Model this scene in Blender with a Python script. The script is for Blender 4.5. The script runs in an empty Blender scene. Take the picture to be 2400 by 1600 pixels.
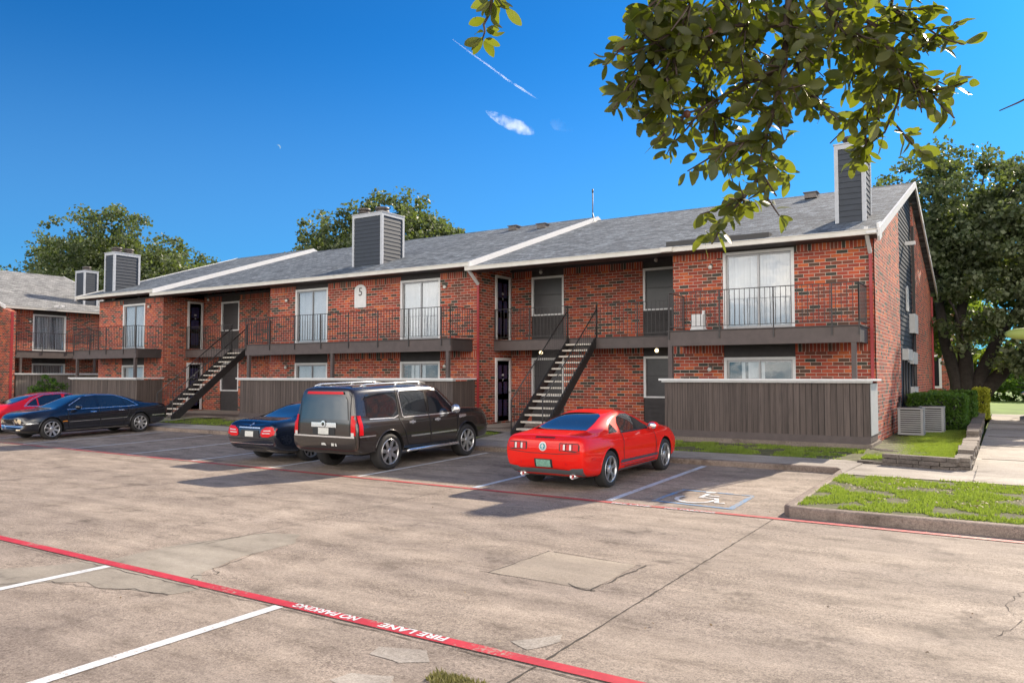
import bpy, bmesh, math, random
import numpy as np
from mathutils import Vector, Matrix, noise
from mathutils.bvhtree import BVHTree
R=math.radians
rnd=random.Random(7)
C=bpy.context.scene.collection
# ---------------------------------------------------------------- camera frame (also used to lay far things out)
CAM=Vector((0,0,2.0)); FPX=1814.0
XD=Vector((0.84271716,0.02401515,-0.53782066)); YD=Vector((0.53835656,-0.03759214,0.84187828)); ZD=Vector((0,0.99900456,0.04460825))
def ray(px,py):
    d=Vector((px-1200,800-py,FPX)).normalized()
    return Vector((d.dot(XD),d.dot(YD),d.dot(ZD)))
def atd(px,py,d): return CAM+ray(px,py)*d
# ---------------------------------------------------------------- materials
def newmat(n):
    m=bpy.data.materials.new(n); m.use_nodes=True
    nt=m.node_tree; return m,nt,nt.nodes['Principled BSDF'],nt.nodes,nt.links
def pmat(n,col,rough=.6,metal=0,spec=.5,coat=0,var=0,scale=6,bump=0,bscale=40,emit=0):
    m,nt,p,N,L=newmat(n)
    p.inputs['Base Color'].default_value=(*col,1); p.inputs['Roughness'].default_value=rough
    p.inputs['Metallic'].default_value=metal; p.inputs['Specular IOR Level'].default_value=spec
    p.inputs['Coat Weight'].default_value=coat; p.inputs['Coat Roughness'].default_value=.05
    g=N.new('ShaderNodeNewGeometry')
    if var:
        t=N.new('ShaderNodeTexNoise'); t.inputs['Scale'].default_value=scale; t.inputs['Detail'].default_value=8; t.inputs['Roughness'].default_value=.65
        L.new(g.outputs['Position'],t.inputs['Vector'])
        r=N.new('ShaderNodeValToRGB'); r.color_ramp.elements[0].position=.3; r.color_ramp.elements[1].position=.7
        r.color_ramp.elements[0].color=(*[c*(1-var) for c in col],1); r.color_ramp.elements[1].color=(*[min(1,c*(1+var)) for c in col],1)
        L.new(t.outputs['Fac'],r.inputs['Fac']); L.new(r.outputs['Color'],p.inputs['Base Color'])
    if bump:
        t=N.new('ShaderNodeTexNoise'); t.inputs['Scale'].default_value=bscale; t.inputs['Detail'].default_value=6
        L.new(g.outputs['Position'],t.inputs['Vector'])
        b=N.new('ShaderNodeBump'); b.inputs['Strength'].default_value=bump; b.inputs['Distance'].default_value=.02
        L.new(t.outputs['Fac'],b.inputs['Height']); L.new(b.outputs['Normal'],p.inputs['Normal'])
    if emit:
        p.inputs['Emission Color'].default_value=(*col,1); p.inputs['Emission Strength'].default_value=emit
    return m
def math_node(N,L,op,a,b=None,c=None):
    n=N.new('ShaderNodeMath'); n.operation=op
    for i,v in enumerate((a,b,c)):
        if v is None: continue
        if isinstance(v,(int,float)): n.inputs[i].default_value=v
        else: L.new(v,n.inputs[i])
    return n.outputs[0]
def ramp(N,L,src,stops,interp='LINEAR'):
    r=N.new('ShaderNodeValToRGB'); cr=r.color_ramp; cr.interpolation=interp
    while len(cr.elements)<len(stops): cr.elements.new(.5)
    for e,(p,c) in zip(cr.elements,stops): e.position=p; e.color=(*c,1) if len(c)==3 else c
    L.new(src,r.inputs['Fac']); return r.outputs['Color']
def mix(N,L,f,a,b,bt='MIX'):
    n=N.new('ShaderNodeMix'); n.data_type='RGBA'; n.blend_type=bt
    for i,v in ((0,f),(6,a),(7,b)):
        if isinstance(v,(int,float)): n.inputs[i].default_value=v
        elif isinstance(v,tuple): n.inputs[i].default_value=(*v,1)
        else: L.new(v,n.inputs[i])
    return n.outputs[2]
def noise_tex(N,L,vec,scale,detail=6,rough=.6):
    t=N.new('ShaderNodeTexNoise'); t.inputs['Scale'].default_value=scale; t.inputs['Detail'].default_value=detail; t.inputs['Roughness'].default_value=rough
    L.new(vec,t.inputs['Vector']); return t.outputs['Fac']
def scaled(N,L,vec,s):
    m=N.new('ShaderNodeMapping'); m.inputs['Scale'].default_value=s; L.new(vec,m.inputs['Vector']); return m.outputs['Vector']

def brick_mat(n,soldier=False):
    m,nt,p,N,L=newmat(n)
    g=N.new('ShaderNodeNewGeometry'); s=N.new('ShaderNodeSeparateXYZ'); L.new(g.outputs['Position'],s.inputs[0])
    u=math_node(N,L,'ADD',s.outputs['X'],s.outputs['Y'])
    c=N.new('ShaderNodeCombineXYZ')
    if soldier:
        v=math_node(N,L,'ADD',s.outputs['Z'],0.035); L.new(v,c.inputs['X']); L.new(u,c.inputs['Y'])
    else:
        L.new(u,c.inputs['X']); L.new(s.outputs['Z'],c.inputs['Y'])
    b=N.new('ShaderNodeTexBrick'); L.new(c.outputs[0],b.inputs['Vector'])
    b.inputs['Scale'].default_value=1; b.inputs['Brick Width'].default_value=.266 if not soldier else 3.0; b.inputs['Row Height'].default_value=.0905
    b.inputs['Mortar Size'].default_value=.0075; b.inputs['Mortar Smooth'].default_value=.25
    b.inputs['Color1'].default_value=(0,0,0,1); b.inputs['Color2'].default_value=(1,1,1,1); b.inputs['Mortar'].default_value=(.5,.5,.5,1)
    if soldier: b.offset=0
    col=ramp(N,L,b.outputs['Color'],[(0,(.045,.047,.038)),(.07,(.095,.05,.035)),(.16,(.19,.05,.03)),(.32,(.34,.062,.032)),(.48,(.27,.046,.028)),(.62,(.42,.075,.032)),(.76,(.32,.053,.031)),(.9,(.49,.11,.034))],'CONSTANT')
    n1=noise_tex(N,L,g.outputs['Position'],45,8,.7); n2=noise_tex(N,L,g.outputs['Position'],.7,7,.68)
    col=mix(N,L,.55,col,ramp(N,L,n1,[(.25,(.45,.45,.45)),(.75,(1.35,1.35,1.35))]),'MULTIPLY')
    mor=ramp(N,L,n1,[(.3,(.40,.31,.26)),(.7,(.55,.45,.38))])
    col=mix(N,L,b.outputs['Fac'],col,mor)
    col=mix(N,L,.5,col,ramp(N,L,n2,[(.32,(.35,.33,.34)),(.5,(1.0,1.0,1.0)),(.68,(1.35,1.3,1.22))]),'MULTIPLY')
    L.new(col,p.inputs['Base Color']); p.inputs['Roughness'].default_value=.85
    h=math_node(N,L,'SUBTRACT',1,b.outputs['Fac']); h2=math_node(N,L,'MULTIPLY_ADD',n1,.4,h)
    bp=N.new('ShaderNodeBump'); bp.inputs['Strength'].default_value=.7; bp.inputs['Distance'].default_value=.012
    L.new(h2,bp.inputs['Height']); L.new(bp.outputs['Normal'],p.inputs['Normal'])
    return m
def shingle_mat(n,axis='X',cols=((.045,.060,.080),(.165,.195,.23))):
    m,nt,p,N,L=newmat(n)
    g=N.new('ShaderNodeNewGeometry'); s=N.new('ShaderNodeSeparateXYZ'); L.new(g.outputs['Position'],s.inputs[0])
    c=N.new('ShaderNodeCombineXYZ'); L.new(s.outputs[axis],c.inputs['X']); L.new(math_node(N,L,'MULTIPLY',s.outputs['Z'],3.2),c.inputs['Y'])
    b=N.new('ShaderNodeTexBrick'); L.new(c.outputs[0],b.inputs['Vector'])
    b.inputs['Scale'].default_value=1; b.inputs['Brick Width'].default_value=.3; b.inputs['Row Height'].default_value=.15; b.inputs['Mortar Size'].default_value=.012; b.inputs['Mortar Smooth'].default_value=.6
    b.inputs['Color1'].default_value=(*cols[0],1); b.inputs['Color2'].default_value=(*cols[1],1); b.inputs['Mortar'].default_value=(.035,.04,.05,1); b.offset=.37
    n1=noise_tex(N,L,g.outputs['Position'],90,4,.7); n2=noise_tex(N,L,g.outputs['Position'],.8,6); n3=noise_tex(N,L,scaled(N,L,g.outputs['Position'],(3,1,6)),2.2,4)
    col=mix(N,L,.7,b.outputs['Color'],ramp(N,L,n1,[(.3,(.5,.5,.5)),(.7,(1.6,1.6,1.6))]),'MULTIPLY')
    col=mix(N,L,.8,col,ramp(N,L,n3,[(.35,(.6,.6,.62)),(.65,(1.45,1.45,1.42))]),'MULTIPLY')
    col=mix(N,L,.5,col,ramp(N,L,n2,[(.35,(.7,.72,.75)),(.65,(1.2,1.2,1.2))]),'MULTIPLY')
    L.new(col,p.inputs['Base Color']); p.inputs['Roughness'].default_value=.9
    bp=N.new('ShaderNodeBump'); bp.inputs['Strength'].default_value=.6; bp.inputs['Distance'].default_value=.02
    L.new(math_node(N,L,'ADD',n1,math_node(N,L,'MULTIPLY',b.outputs['Fac'],-1.5)),bp.inputs['Height']); L.new(bp.outputs['Normal'],p.inputs['Normal'])
    return m
def concrete_mat(n,base=(.38,.318,.262),dark=.5,grain=1.0,stain=1.0):
    m,nt,p,N,L=newmat(n)
    g=N.new('ShaderNodeNewGeometry'); P=g.outputs['Position']
    big=noise_tex(N,L,scaled(N,L,P,(.32,.9,1)),.55,7,.62); mid=noise_tex(N,L,scaled(N,L,P,(.6,1.2,1)),2.3,8,.7)
    fine=noise_tex(N,L,P,70,5,.75); spk=noise_tex(N,L,P,170,2,.5)
    v=N.new('ShaderNodeTexVoronoi'); v.inputs['Scale'].default_value=85; L.new(P,v.inputs['Vector'])
    b=base
    col=ramp(N,L,big,[(.28,(b[0]*.55,b[1]*.54,b[2]*.56)),(.42,(b[0]*.86,b[1]*.86,b[2]*.88)),(.56,b),(.74,(b[0]*1.36,b[1]*1.38,b[2]*1.42))])
    col=mix(N,L,.9*stain,col,ramp(N,L,mid,[(.3,(.42,.40,.38)),(.44,(.84,.83,.82)),(.56,(1.03,1.03,1.03)),(.7,(1.22,1.2,1.18))]),'MULTIPLY')
    col=mix(N,L,.45*stain,col,ramp(N,L,noise_tex(N,L,scaled(N,L,P,(.10,1.5,1)),1.6,5,.6),[(.36,(.66,.65,.65)),(.5,(1,1,1)),(.66,(1.14,1.14,1.14))]),'MULTIPLY')
    col=mix(N,L,.8*stain,col,ramp(N,L,noise_tex(N,L,P,1.15,4,.75),[(.33,(.45,.43,.42)),(.39,(.85,.85,.85)),(.45,(1,1,1))]),'MULTIPLY')
    # exposed aggregate: worn areas show dark pebbles
    mask=math_node(N,L,'MULTIPLY',ramp(N,L,noise_tex(N,L,scaled(N,L,P,(.5,1,1)),1.3,6,.7),[(.40,(0,0,0)),(.62,(1,1,1))]),ramp(N,L,v.outputs['Color'],[(.55,(0,0,0)),(.62,(1,1,1))]))
    col=mix(N,L,math_node(N,L,'MULTIPLY',mask,.62*grain),col,(b[0]*.3,b[1]*.27,b[2]*.27))
    g2=noise_tex(N,L,P,24,9,.85)
    amt=math_node(N,L,'MULTIPLY_ADD',ramp(N,L,noise_tex(N,L,scaled(N,L,P,(.6,1,1)),.8,5,.6),[(.35,(0,0,0)),(.6,(1,1,1))]),.55*grain,.4*grain)
    col=mix(N,L,amt,col,ramp(N,L,g2,[(.36,(.22,.2,.19)),(.47,(.85,.84,.83)),(.55,(1.08,1.08,1.08)),(.68,(1.4,1.38,1.34))]),'MULTIPLY')
    col=mix(N,L,.8*grain,col,ramp(N,L,fine,[(.34,(.42,.4,.39)),(.5,(1,1,1)),(.66,(1.35,1.33,1.3))]),'MULTIPLY')
    col=mix(N,L,.35*grain,col,ramp(N,L,spk,[(.3,(.5,.5,.5)),(.6,(1.2,1.2,1.2))]),'MULTIPLY')
    L.new(col,p.inputs['Base Color']); p.inputs['Roughness'].default_value=.82; p.inputs['Specular IOR Level'].default_value=.35
    bp=N.new('ShaderNodeBump'); bp.inputs['Strength'].default_value=.35; bp.inputs['Distance'].default_value=.008
    L.new(math_node(N,L,'ADD',fine,math_node(N,L,'MULTIPLY',mask,.6)),bp.inputs['Height']); L.new(bp.outputs['Normal'],p.inputs['Normal'])
    return m
def paint_mat(n,col,under=(.33,.28,.22),wear=.42):
    m,nt,p,N,L=newmat(n)
    g=N.new('ShaderNodeNewGeometry'); P=g.outputs['Position']
    a=noise_tex(N,L,P,28,8,.75); b=noise_tex(N,L,P,1.7,5,.6)
    f=math_node(N,L,'ADD',a,math_node(N,L,'MULTIPLY',math_node(N,L,'SUBTRACT',b,.5),.7))
    fac=ramp(N,L,f,[(wear-.1,(1,1,1)),(wear,(0,0,0))])
    c=mix(N,L,1,col,ramp(N,L,noise_tex(N,L,P,6,6,.7),[(.3,(.72,.72,.72)),(.7,(1.12,1.12,1.12))]),'MULTIPLY')
    c=mix(N,L,fac,c,under)
    L.new(c,p.inputs['Base Color']); p.inputs['Roughness'].default_value=.6
    return m
def leaf_mat(n,c1,c2,trans=.5,tcol=(.22,.34,.02),rough=.45,scale=1.2,glow=1):
    m,nt,p,N,L=newmat(n)
    g=N.new('ShaderNodeNewGeometry')
    col=mix(N,L,g.outputs['Random Per Island'],c1,c2)
    col=mix(N,L,.6,col,ramp(N,L,noise_tex(N,L,g.outputs['Position'],scale,4),[(.35,(.6,.62,.6)),(.65,(1.35,1.3,1.2))]),'MULTIPLY')
    L.new(col,p.inputs['Base Color']); p.inputs['Roughness'].default_value=rough; p.inputs['Specular IOR Level'].default_value=.3
    t=N.new('ShaderNodeBsdfTranslucent'); t.inputs['Color'].default_value=(*tcol,1)
    x=N.new('ShaderNodeMixShader'); x.inputs[0].default_value=trans
    L.new(p.outputs[0],x.inputs[1]); L.new(t.outputs[0],x.inputs[2]); L.new(x.outputs[0],N['Material Output'].inputs['Surface'])
    return m
def glass_mat(n,tint=(.6,.65,.7),refl=.22,rough=.02):
    m,nt,p,N,L=newmat(n)
    tr=N.new('ShaderNodeBsdfTransparent'); tr.inputs['Color'].default_value=(*tint,1)
    gl=N.new('ShaderNodeBsdfGlossy'); gl.inputs['Roughness'].default_value=rough
    gg=N.new('ShaderNodeNewGeometry'); bp=N.new('ShaderNodeBump'); bp.inputs['Strength'].default_value=.06; bp.inputs['Distance'].default_value=.05
    L.new(noise_tex(N,L,gg.outputs['Position'],1.6,2),bp.inputs['Height']); L.new(bp.outputs['Normal'],gl.inputs['Normal'])
    x=N.new('ShaderNodeMixShader'); x.inputs[0].default_value=refl
    L.new(tr.outputs[0],x.inputs[1]); L.new(gl.outputs[0],x.inputs[2]); L.new(x.outputs[0],N['Material Output'].inputs['Surface'])
    return m
def plank_mat(n,axis='X',c1=(.052,.039,.035),c2=(.125,.096,.086),pitch=.14,lit=False):
    m,nt,p,N,L=newmat(n)
    g=N.new('ShaderNodeNewGeometry'); s=N.new('ShaderNodeSeparateXYZ'); L.new(g.outputs['Position'],s.inputs[0])
    u=math_node(N,L,'ADD',s.outputs['X'],s.outputs['Y'])
    k=math_node(N,L,'FLOOR',math_node(N,L,'DIVIDE',u,pitch)); w=N.new('ShaderNodeTexWhiteNoise'); w.noise_dimensions='1D'; L.new(k,w.inputs['W'])
    fr=math_node(N,L,'FRACT',math_node(N,L,'DIVIDE',u,pitch)); gap=math_node(N,L,'LESS_THAN',fr,.07)
    gr=noise_tex(N,L,scaled(N,L,g.outputs['Position'],(14,14,.8)),3,6,.7)
    col=mix(N,L,math_node(N,L,'ADD',math_node(N,L,'MULTIPLY',w.outputs['Value'],.5),math_node(N,L,'MULTIPLY',gr,.5)),c1,c2)
    st=noise_tex(N,L,scaled(N,L,g.outputs['Position'],(9,9,.35)),2.2,5,.75)
    col=mix(N,L,.8,col,ramp(N,L,st,[(.33,(.42,.40,.40)),(.5,(1,1,1)),(.7,(1.3,1.27,1.25))]),'MULTIPLY')
    col=mix(N,L,gap,col,(.015,.012,.012))
    L.new(col,p.inputs['Base Color']); p.inputs['Roughness'].default_value=.75
    bp=N.new('ShaderNodeBump'); bp.inputs['Distance'].default_value=.01; bp.inputs['Strength'].default_value=.5
    L.new(math_node(N,L,'SUBTRACT',gr,gap),bp.inputs['Height']); L.new(bp.outputs['Normal'],p.inputs['Normal'])
    return m
M={}
M['brick']=brick_mat('brick'); M['soldier']=brick_mat('brick_soldier',True)
M['shingle']=shingle_mat('shingle'); M['shingle_y']=shingle_mat('shingle_light','Y',((.15,.15,.15),(.3,.3,.295)))
M['lot']=concrete_mat('lot_concrete'); M['walk']=concrete_mat('walk_concrete',(.42,.38,.33),grain=.5,stain=.7)
M['patch']=concrete_mat('patch_concrete',(.32,.285,.235),grain=.3,stain=.7); M['patch2']=concrete_mat('patch_concrete_two',(.38,.325,.26),grain=.45,stain=.5)
M['kerb']=concrete_mat('kerb_concrete',(.30,.24,.20),grain=.8); M['stone']=concrete_mat('wall_stone',(.22,.19,.165),grain=1.0,stain=1.2)
M['slab']=concrete_mat('slab_concrete',(.2,.165,.14),grain=.6)
M['white_paint']=paint_mat('white_road_paint',(.68,.69,.70),wear=.43); M['red_paint']=paint_mat('red_road_paint',(.50,.03,.045),wear=.41); M['red_faded']=paint_mat('red_road_paint_faded',(.50,.06,.065),wear=.47)
M['blue_paint']=paint_mat('blue_road_paint',(.12,.28,.50),wear=.52); M['paleblue']=paint_mat('pale_blue_paint',(.52,.60,.70),wear=.44)
M['crack']=pmat('crack_dark',(.06,.05,.042),.95)
M['grass']=leaf_mat('grass_blades',(.11,.19,.02),(.28,.34,.07),.32,(.38,.52,.05),scale=1.5); M['soil']=pmat('lawn_soil',(.10,.10,.045),.95,var=.6,scale=5,bump=.5,bscale=60)
M['farlawn']=pmat('far_lawn',(.16,.26,.04),.95,var=.35,scale=.6)
M['trimw']=pmat('white_trim_paint',(.62,.62,.63),.5,var=.07,scale=8); M['trimc']=pmat('chimney_trim_paint',(.40,.42,.46),.5,var=.1,scale=8); M['gutter']=pmat('cream_gutter_paint',(.58,.56,.52),.45,var=.1,scale=3)
M['beam']=pmat('taupe_beam_paint',(.080,.062,.060),.6,var=.18,scale=4); M['shadebeam']=pmat('shaded_beam_paint',(.045,.036,.036),.6,var=.2,scale=4)  # darker copy of the beam colour, shade put in at balcony ends and undersides
M['panel']=pmat('dark_panel',(.04,.036,.038),.7,var=.2,scale=5)
M['siding']=pmat('slate_siding',(.024,.032,.047),.6,var=.14,scale=5); M['sidelit']=pmat('slate_siding',(.10,.105,.12),.6,var=.18,scale=5)
M['iron']=pmat('black_iron',(.022,.021,.022),.45); M['steelrail']=pmat('dark_rail',(.035,.033,.034),.5)
M['fence']=plank_mat('brown_planks'); M['fence_grey']=plank_mat('grey_planks','Y',(.10,.085,.075),(.21,.18,.16))
M['tread']=pmat('tread_concrete',(.52,.48,.42),.8,var=.22,scale=9)
M['door']=pmat('navy_door',(.014,.018,.065),.35,var=.2,scale=3); M['screen']=pmat('dark_screen',(.035,.033,.036),.35,var=.25,scale=2); M['glassdark']=pmat('dark_glass',(.015,.018,.022),.05,spec=.8)
M['glass']=glass_mat('window_glass',(.88,.9,.92),.10); M['blinds']=pmat('white_blinds',(.72,.73,.74),.7,var=.06,scale=4); M['alu']=pmat('aluminium_frame',(.30,.30,.31),.4,metal=.6)
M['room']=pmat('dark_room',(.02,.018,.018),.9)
M['redpipe']=pmat('red_pipe',(.30,.025,.03),.45,var=.1); M['bulb']=pmat('warm_bulb',(1,.78,.42),.3,emit=1.6); M['globe']=pmat('frosted_globe',(.55,.55,.52),.25); M['lampbase']=pmat('lamp_base',(.12,.12,.12),.5)
M['capmetal']=pmat('chimney_cap_metal',(.12,.105,.10),.5,metal=.5,var=.2); M['greybox']=pmat('grey_meter_box',(.42,.43,.44),.5,var=.08); M['acgrey']=pmat('ac_grey',(.27,.28,.29),.5,var=.08); M['black']=pmat('black_matte',(.012,.012,.012),.7)
M['bark']=pmat('bark',(.035,.030,.027),.95,var=.4,scale=6,bump=.8,bscale=14)
M['oak']=leaf_mat('oak_leaves',(.05,.072,.035),(.15,.175,.105),.28,(.22,.30,.04),.5,.35); M['dry']=leaf_mat('dry_grass',(.12,.12,.04),(.28,.25,.12),.2,(.3,.3,.08),.8)
M['oakbright']=leaf_mat('sunny_leaves',(.07,.11,.02),(.13,.19,.035),.4,(.3,.42,.03),.5,.4)
M['hedge']=leaf_mat('hedge_leaves',(.03,.075,.012),(.075,.15,.022),.3,(.2,.35,.02),.4,1.0); M['yellowleaf']=leaf_mat('yellow_leaves',(.25,.30,.03),(.40,.40,.05),.4,(.5,.5,.03),.5,1)
M['nearleaf']=leaf_mat('near_oak_leaves',(.028,.038,.014),(.085,.085,.035),.24,(.46,.55,.02),.42,6)
M['gall']=pmat('brown_gall',(.13,.045,.025),.5,var=.3,scale=40)
M['twig']=pmat('twig_bark',(.06,.04,.032),.8)
# ---------------------------------------------------------------- mesh builder
def wbase(o):
    v=Vector((0,0,0))
    while o: v+=o.location; o=o.parent
    return v
class B:
    def __init__(s): s.v=[]; s.f=[]; s.m=[]; s.sm=[]
    def add(s,vs,fs,m=0,smooth=False):
        o=len(s.v); s.v+= [tuple(v) for v in vs]
        for f in fs: s.f.append(tuple(i+o for i in f)); s.m.append(m); s.sm.append(smooth)
        return s
    def box(s,x0,x1,y0,y1,z0,z1,m=0):
        if x0>x1:x0,x1=x1,x0
        if y0>y1:y0,y1=y1,y0
        if z0>z1:z0,z1=z1,z0
        return s.add([(x0,y0,z0),(x1,y0,z0),(x1,y1,z0),(x0,y1,z0),(x0,y0,z1),(x1,y0,z1),(x1,y1,z1),(x0,y1,z1)],[(0,3,2,1),(4,5,6,7),(0,1,5,4),(1,2,6,5),(2,3,7,6),(3,0,4,7)],m)
    def prism(s,pts,d,m=0):
        """pts: planar polygon 3D list, d: extrusion vector"""
        n=len(pts); a=[Vector(p) for p in pts]; b=[p+Vector(d) for p in a]
        nn=Vector((0,0,0))
        for i in range(n): nn+=a[i].cross(a[(i+1)%n])
        fs=[tuple(range(n)),tuple(range(2*n-1,n-1,-1))]+[(i,i+n,(i+1)%n+n,(i+1)%n) for i in range(n)]
        if nn.dot(Vector(d))>0: fs=[tuple(reversed(f)) for f in fs]
        return s.add(a+b,fs,m)
    def tube(s,path,r,n=8,m=0,cap=True):
        path=[Vector(p) for p in path]; rs=r if isinstance(r,(list,tuple)) else [r]*len(path)
        vs=[];k=len(path); prev=None
        for i,p in enumerate(path):
            t=(path[min(i+1,k-1)]-path[max(i-1,0)]); t=t.normalized() if t.length>1e-9 else Vector((0,0,1))
            if prev is None:
                a=Vector((0,0,1)) if abs(t.z)<.9 else Vector((1,0,0)); u=t.cross(a).normalized()
            else: u=(prev-t*prev.dot(t)).normalized()
            prev=u; w=t.cross(u)
            for j in range(n):
                an=2*math.pi*j/n; vs.append(p+(u*math.cos(an)+w*math.sin(an))*rs[i])
        fs=[(i*n+j,i*n+(j+1)%n,(i+1)*n+(j+1)%n,(i+1)*n+j) for i in range(k-1) for j in range(n)]
        if cap: fs+=[tuple(range(n-1,-1,-1)),tuple((k-1)*n+j for j in range(n))]
        return s.add(vs,fs,m,n>5)
    def bar(s,a,b,w,h=None,m=0,up=(0,0,1)):
        a=Vector(a);b=Vector(b);h=h or w;t=(b-a).normalized();up=Vector(up)
        if abs(t.dot(up))>.98: up=Vector((0,1,0))
        x=t.cross(up).normalized()*w/2; y=x.cross(t).normalized()*h/2
        vs=[a-x-y,a+x-y,a+x+y,a-x+y,b-x-y,b+x-y,b+x+y,b-x+y]
        return s.add(vs,[(0,1,2,3),(7,6,5,4),(0,4,5,1),(1,5,6,2),(2,6,7,3),(3,7,4,0)],m)
    def lathe(s,prof,c,axis='z',n=24,m=0,closed=False):
        c=Vector(c);vs=[]
        for (r,h) in prof:
            for j in range(n):
                a=2*math.pi*j/n; x,y=r*math.cos(a),r*math.sin(a)
                vs.append(c+(Vector((x,y,h)) if axis=='z' else Vector((x,h,y)) if axis=='y' else Vector((h,x,y))))
        k=len(prof); fs=[]
        for i in range(k if closed else k-1):
            i2=(i+1)%k
            for j in range(n): 
                f=(i*n+j,i*n+(j+1)%n,i2*n+(j+1)%n,i2*n+j); fs.append(f if axis!='y' else f[::-1])
        return s.add(vs,fs,m,True)
    def sphere(s,c,r,n=10,m=0,sc=(1,1,1)):
        pr=[(max(1e-4,r*math.sin(math.pi*i/n)),-r*math.cos(math.pi*i/n)) for i in range(n+1)]
        o=len(s.v); s.lathe(pr,(0,0,0),'z',n+2,m)
        for i in range(o,len(s.v)): v=s.v[i]; s.v[i]=(v[0]*sc[0]+c[0],v[1]*sc[1]+c[1],v[2]*sc[2]+c[2])
        return s
    def build(s,name,mats,parent=None,local=False,smooth=None):
        me=bpy.data.meshes.new(name)
        vs=s.v
        if parent is not None and not local:
            b=wbase(parent); vs=[(v[0]-b.x,v[1]-b.y,v[2]-b.z) for v in vs]
        me.from_pydata(vs,[],s.f)
        if not isinstance(mats,(list,tuple)): mats=[mats]
        for m in mats: me.materials.append(m if not isinstance(m,str) else M[m])
        me.polygons.foreach_set('material_index',s.m); me.polygons.foreach_set('use_smooth',s.sm if smooth is None else [smooth]*len(s.f))
        me.update()
        o=bpy.data.objects.new(name,me); C.objects.link(o)
        if parent is not None: o.parent=parent
        return o
def tag(o,label=None,cat=None,group=None,kind=None):
    if label:o['label']=label
    if cat:o['category']=cat
    if group:o['group']=group
    if kind:o['kind']=kind
    return o
def thing(name,label,cat,loc=(0,0,0),rz=0,group=None):
    o=bpy.data.objects.new(name,None); o.empty_display_size=.3; C.objects.link(o); o.location=loc; o.rotation_euler=(0,0,rz)
    return tag(o,label,cat,group)
def struct(name,b,m,label=None): return tag(b.build(name,m),label,kind='structure')
def mesh_np(name,v,f,mat,parent=None,smooth=False):
    """v (n,3) array, f (k,c) array"""
    me=bpy.data.meshes.new(name)
    if parent is not None: b=wbase(parent); v=v-np.array([b.x,b.y,b.z])
    me.vertices.add(len(v)); me.vertices.foreach_set('co',v.astype(np.float32).ravel())
    k,c=f.shape; me.loops.add(k*c); me.loops.foreach_set('vertex_index',f.astype(np.int32).ravel())
    me.polygons.add(k); me.polygons.foreach_set('loop_start',np.arange(0,k*c,c,dtype=np.int32)); me.polygons.foreach_set('loop_total',np.full(k,c,dtype=np.int32))
    if smooth: me.polygons.foreach_set('use_smooth',np.ones(k,dtype=bool))
    me.materials.append(M[mat] if isinstance(mat,str) else mat); me.update(calc_edges=True); me.validate()
    o=bpy.data.objects.new(name,me); C.objects.link(o)
    if parent is not None:o.parent=parent
    return o
# ================================================================ GROUND
SL=.02
def zl(Y): return 0 if Y<=11.5 else SL*(Y-11.5)
b=B(); b.add([(-400,-150,-.06),(400,-150,-.06),(400,900,-.06),(-400,900,-.06)],[(0,1,2,3)]); struct('ground',b,'farlawn')
b=B(); xs=[-46+2*i for i in range(44)]
b.add([(-60,-30,0),(40,-30,0),(40,11.5,0),(-60,11.5,0)],[(0,1,2,3)])
b.add([(-60,11.5,0),(-2.7,11.5,0),(-2.7,16.35,zl(16.35)),(-60,16.35,zl(16.35))],[(0,1,2,3)])
struct('parking_lot',b,'lot')
def sheet(name,poly,mat,zf,dz=.004,kind='structure',label=None,cut=11.5):
    """flat polygon laid over the lot, split at the grade change"""
    bm=bmesh.new(); vs=[bm.verts.new((x,y,0)) for x,y in poly]; bm.faces.new(vs)
    if min(p[1] for p in poly)<cut<max(p[1] for p in poly):
        bmesh.ops.bisect_plane(bm,geom=bm.verts[:]+bm.edges[:]+bm.faces[:],plane_co=(0,cut,0),plane_no=(0,1,0))
    for v in bm.verts: v.co.z=zf(v.co.y)+dz
    for f in bm.faces:
        f.normal_update()
        if f.normal.z<0: f.normal_flip()
    me=bpy.data.meshes.new(name); bm.to_mesh(me); bm.free(); me.materials.append(M[mat]); o=bpy.data.objects.new(name,me); C.objects.link(o)
    return tag(o,label,kind=kind)
def jag(poly,step=.09,amp=.03):
    out=[];n=len(poly)
    for i in range(n):
        a=Vector(poly[i]);c=Vector(poly[(i+1)%n]);k=max(1,int((c-a).length/step))
        for j in range(k):
            p=a.lerp(c,j/k); q=noise.noise_vector(Vector((p.x*4,p.y*4,3.1)))*amp; out.append((p.x+q.x,p.y+q.y))
    return out
sheet('concrete_patch',jag([(-8.34,5.67),(-8.01,6.75),(-7.57,6.87),(-7.23,6.48),(-7.19,5.7),(-6.94,5.02),(-6.6,4.75),(-6.43,4.6),(-6.51,4.36),(-6.98,4.29),(-7.26,4.15),(-7.6,4.2),(-7.9,4.0),(-8.11,3.6),(-8.9,3.3),(-9.3,3.5),(-8.6,4.3),(-8.3,4.9)]),'patch',zl,.003)
sheet('concrete_patch',jag([(-4.46,7.75),(-3.35,7.69),(-3.33,6.61),(-4.5,6.6)],.2,.02),'patch2',zl,.003)
for pl in ([(-3.95,4.38),(-3.6,4.5),(-3.45,4.35),(-3.62,4.2),(-3.9,4.22)],[(-3.75,3.9),(-3.5,4.02),(-3.38,3.85),(-3.55,3.7),(-3.8,3.72)],[(-3.2,5.0),(-2.95,5.35),(-2.88,5.2),(-3.0,4.92)]):
    sheet('concrete_patch',jag(pl,.06,.04),'walk',zl,.0035)
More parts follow.
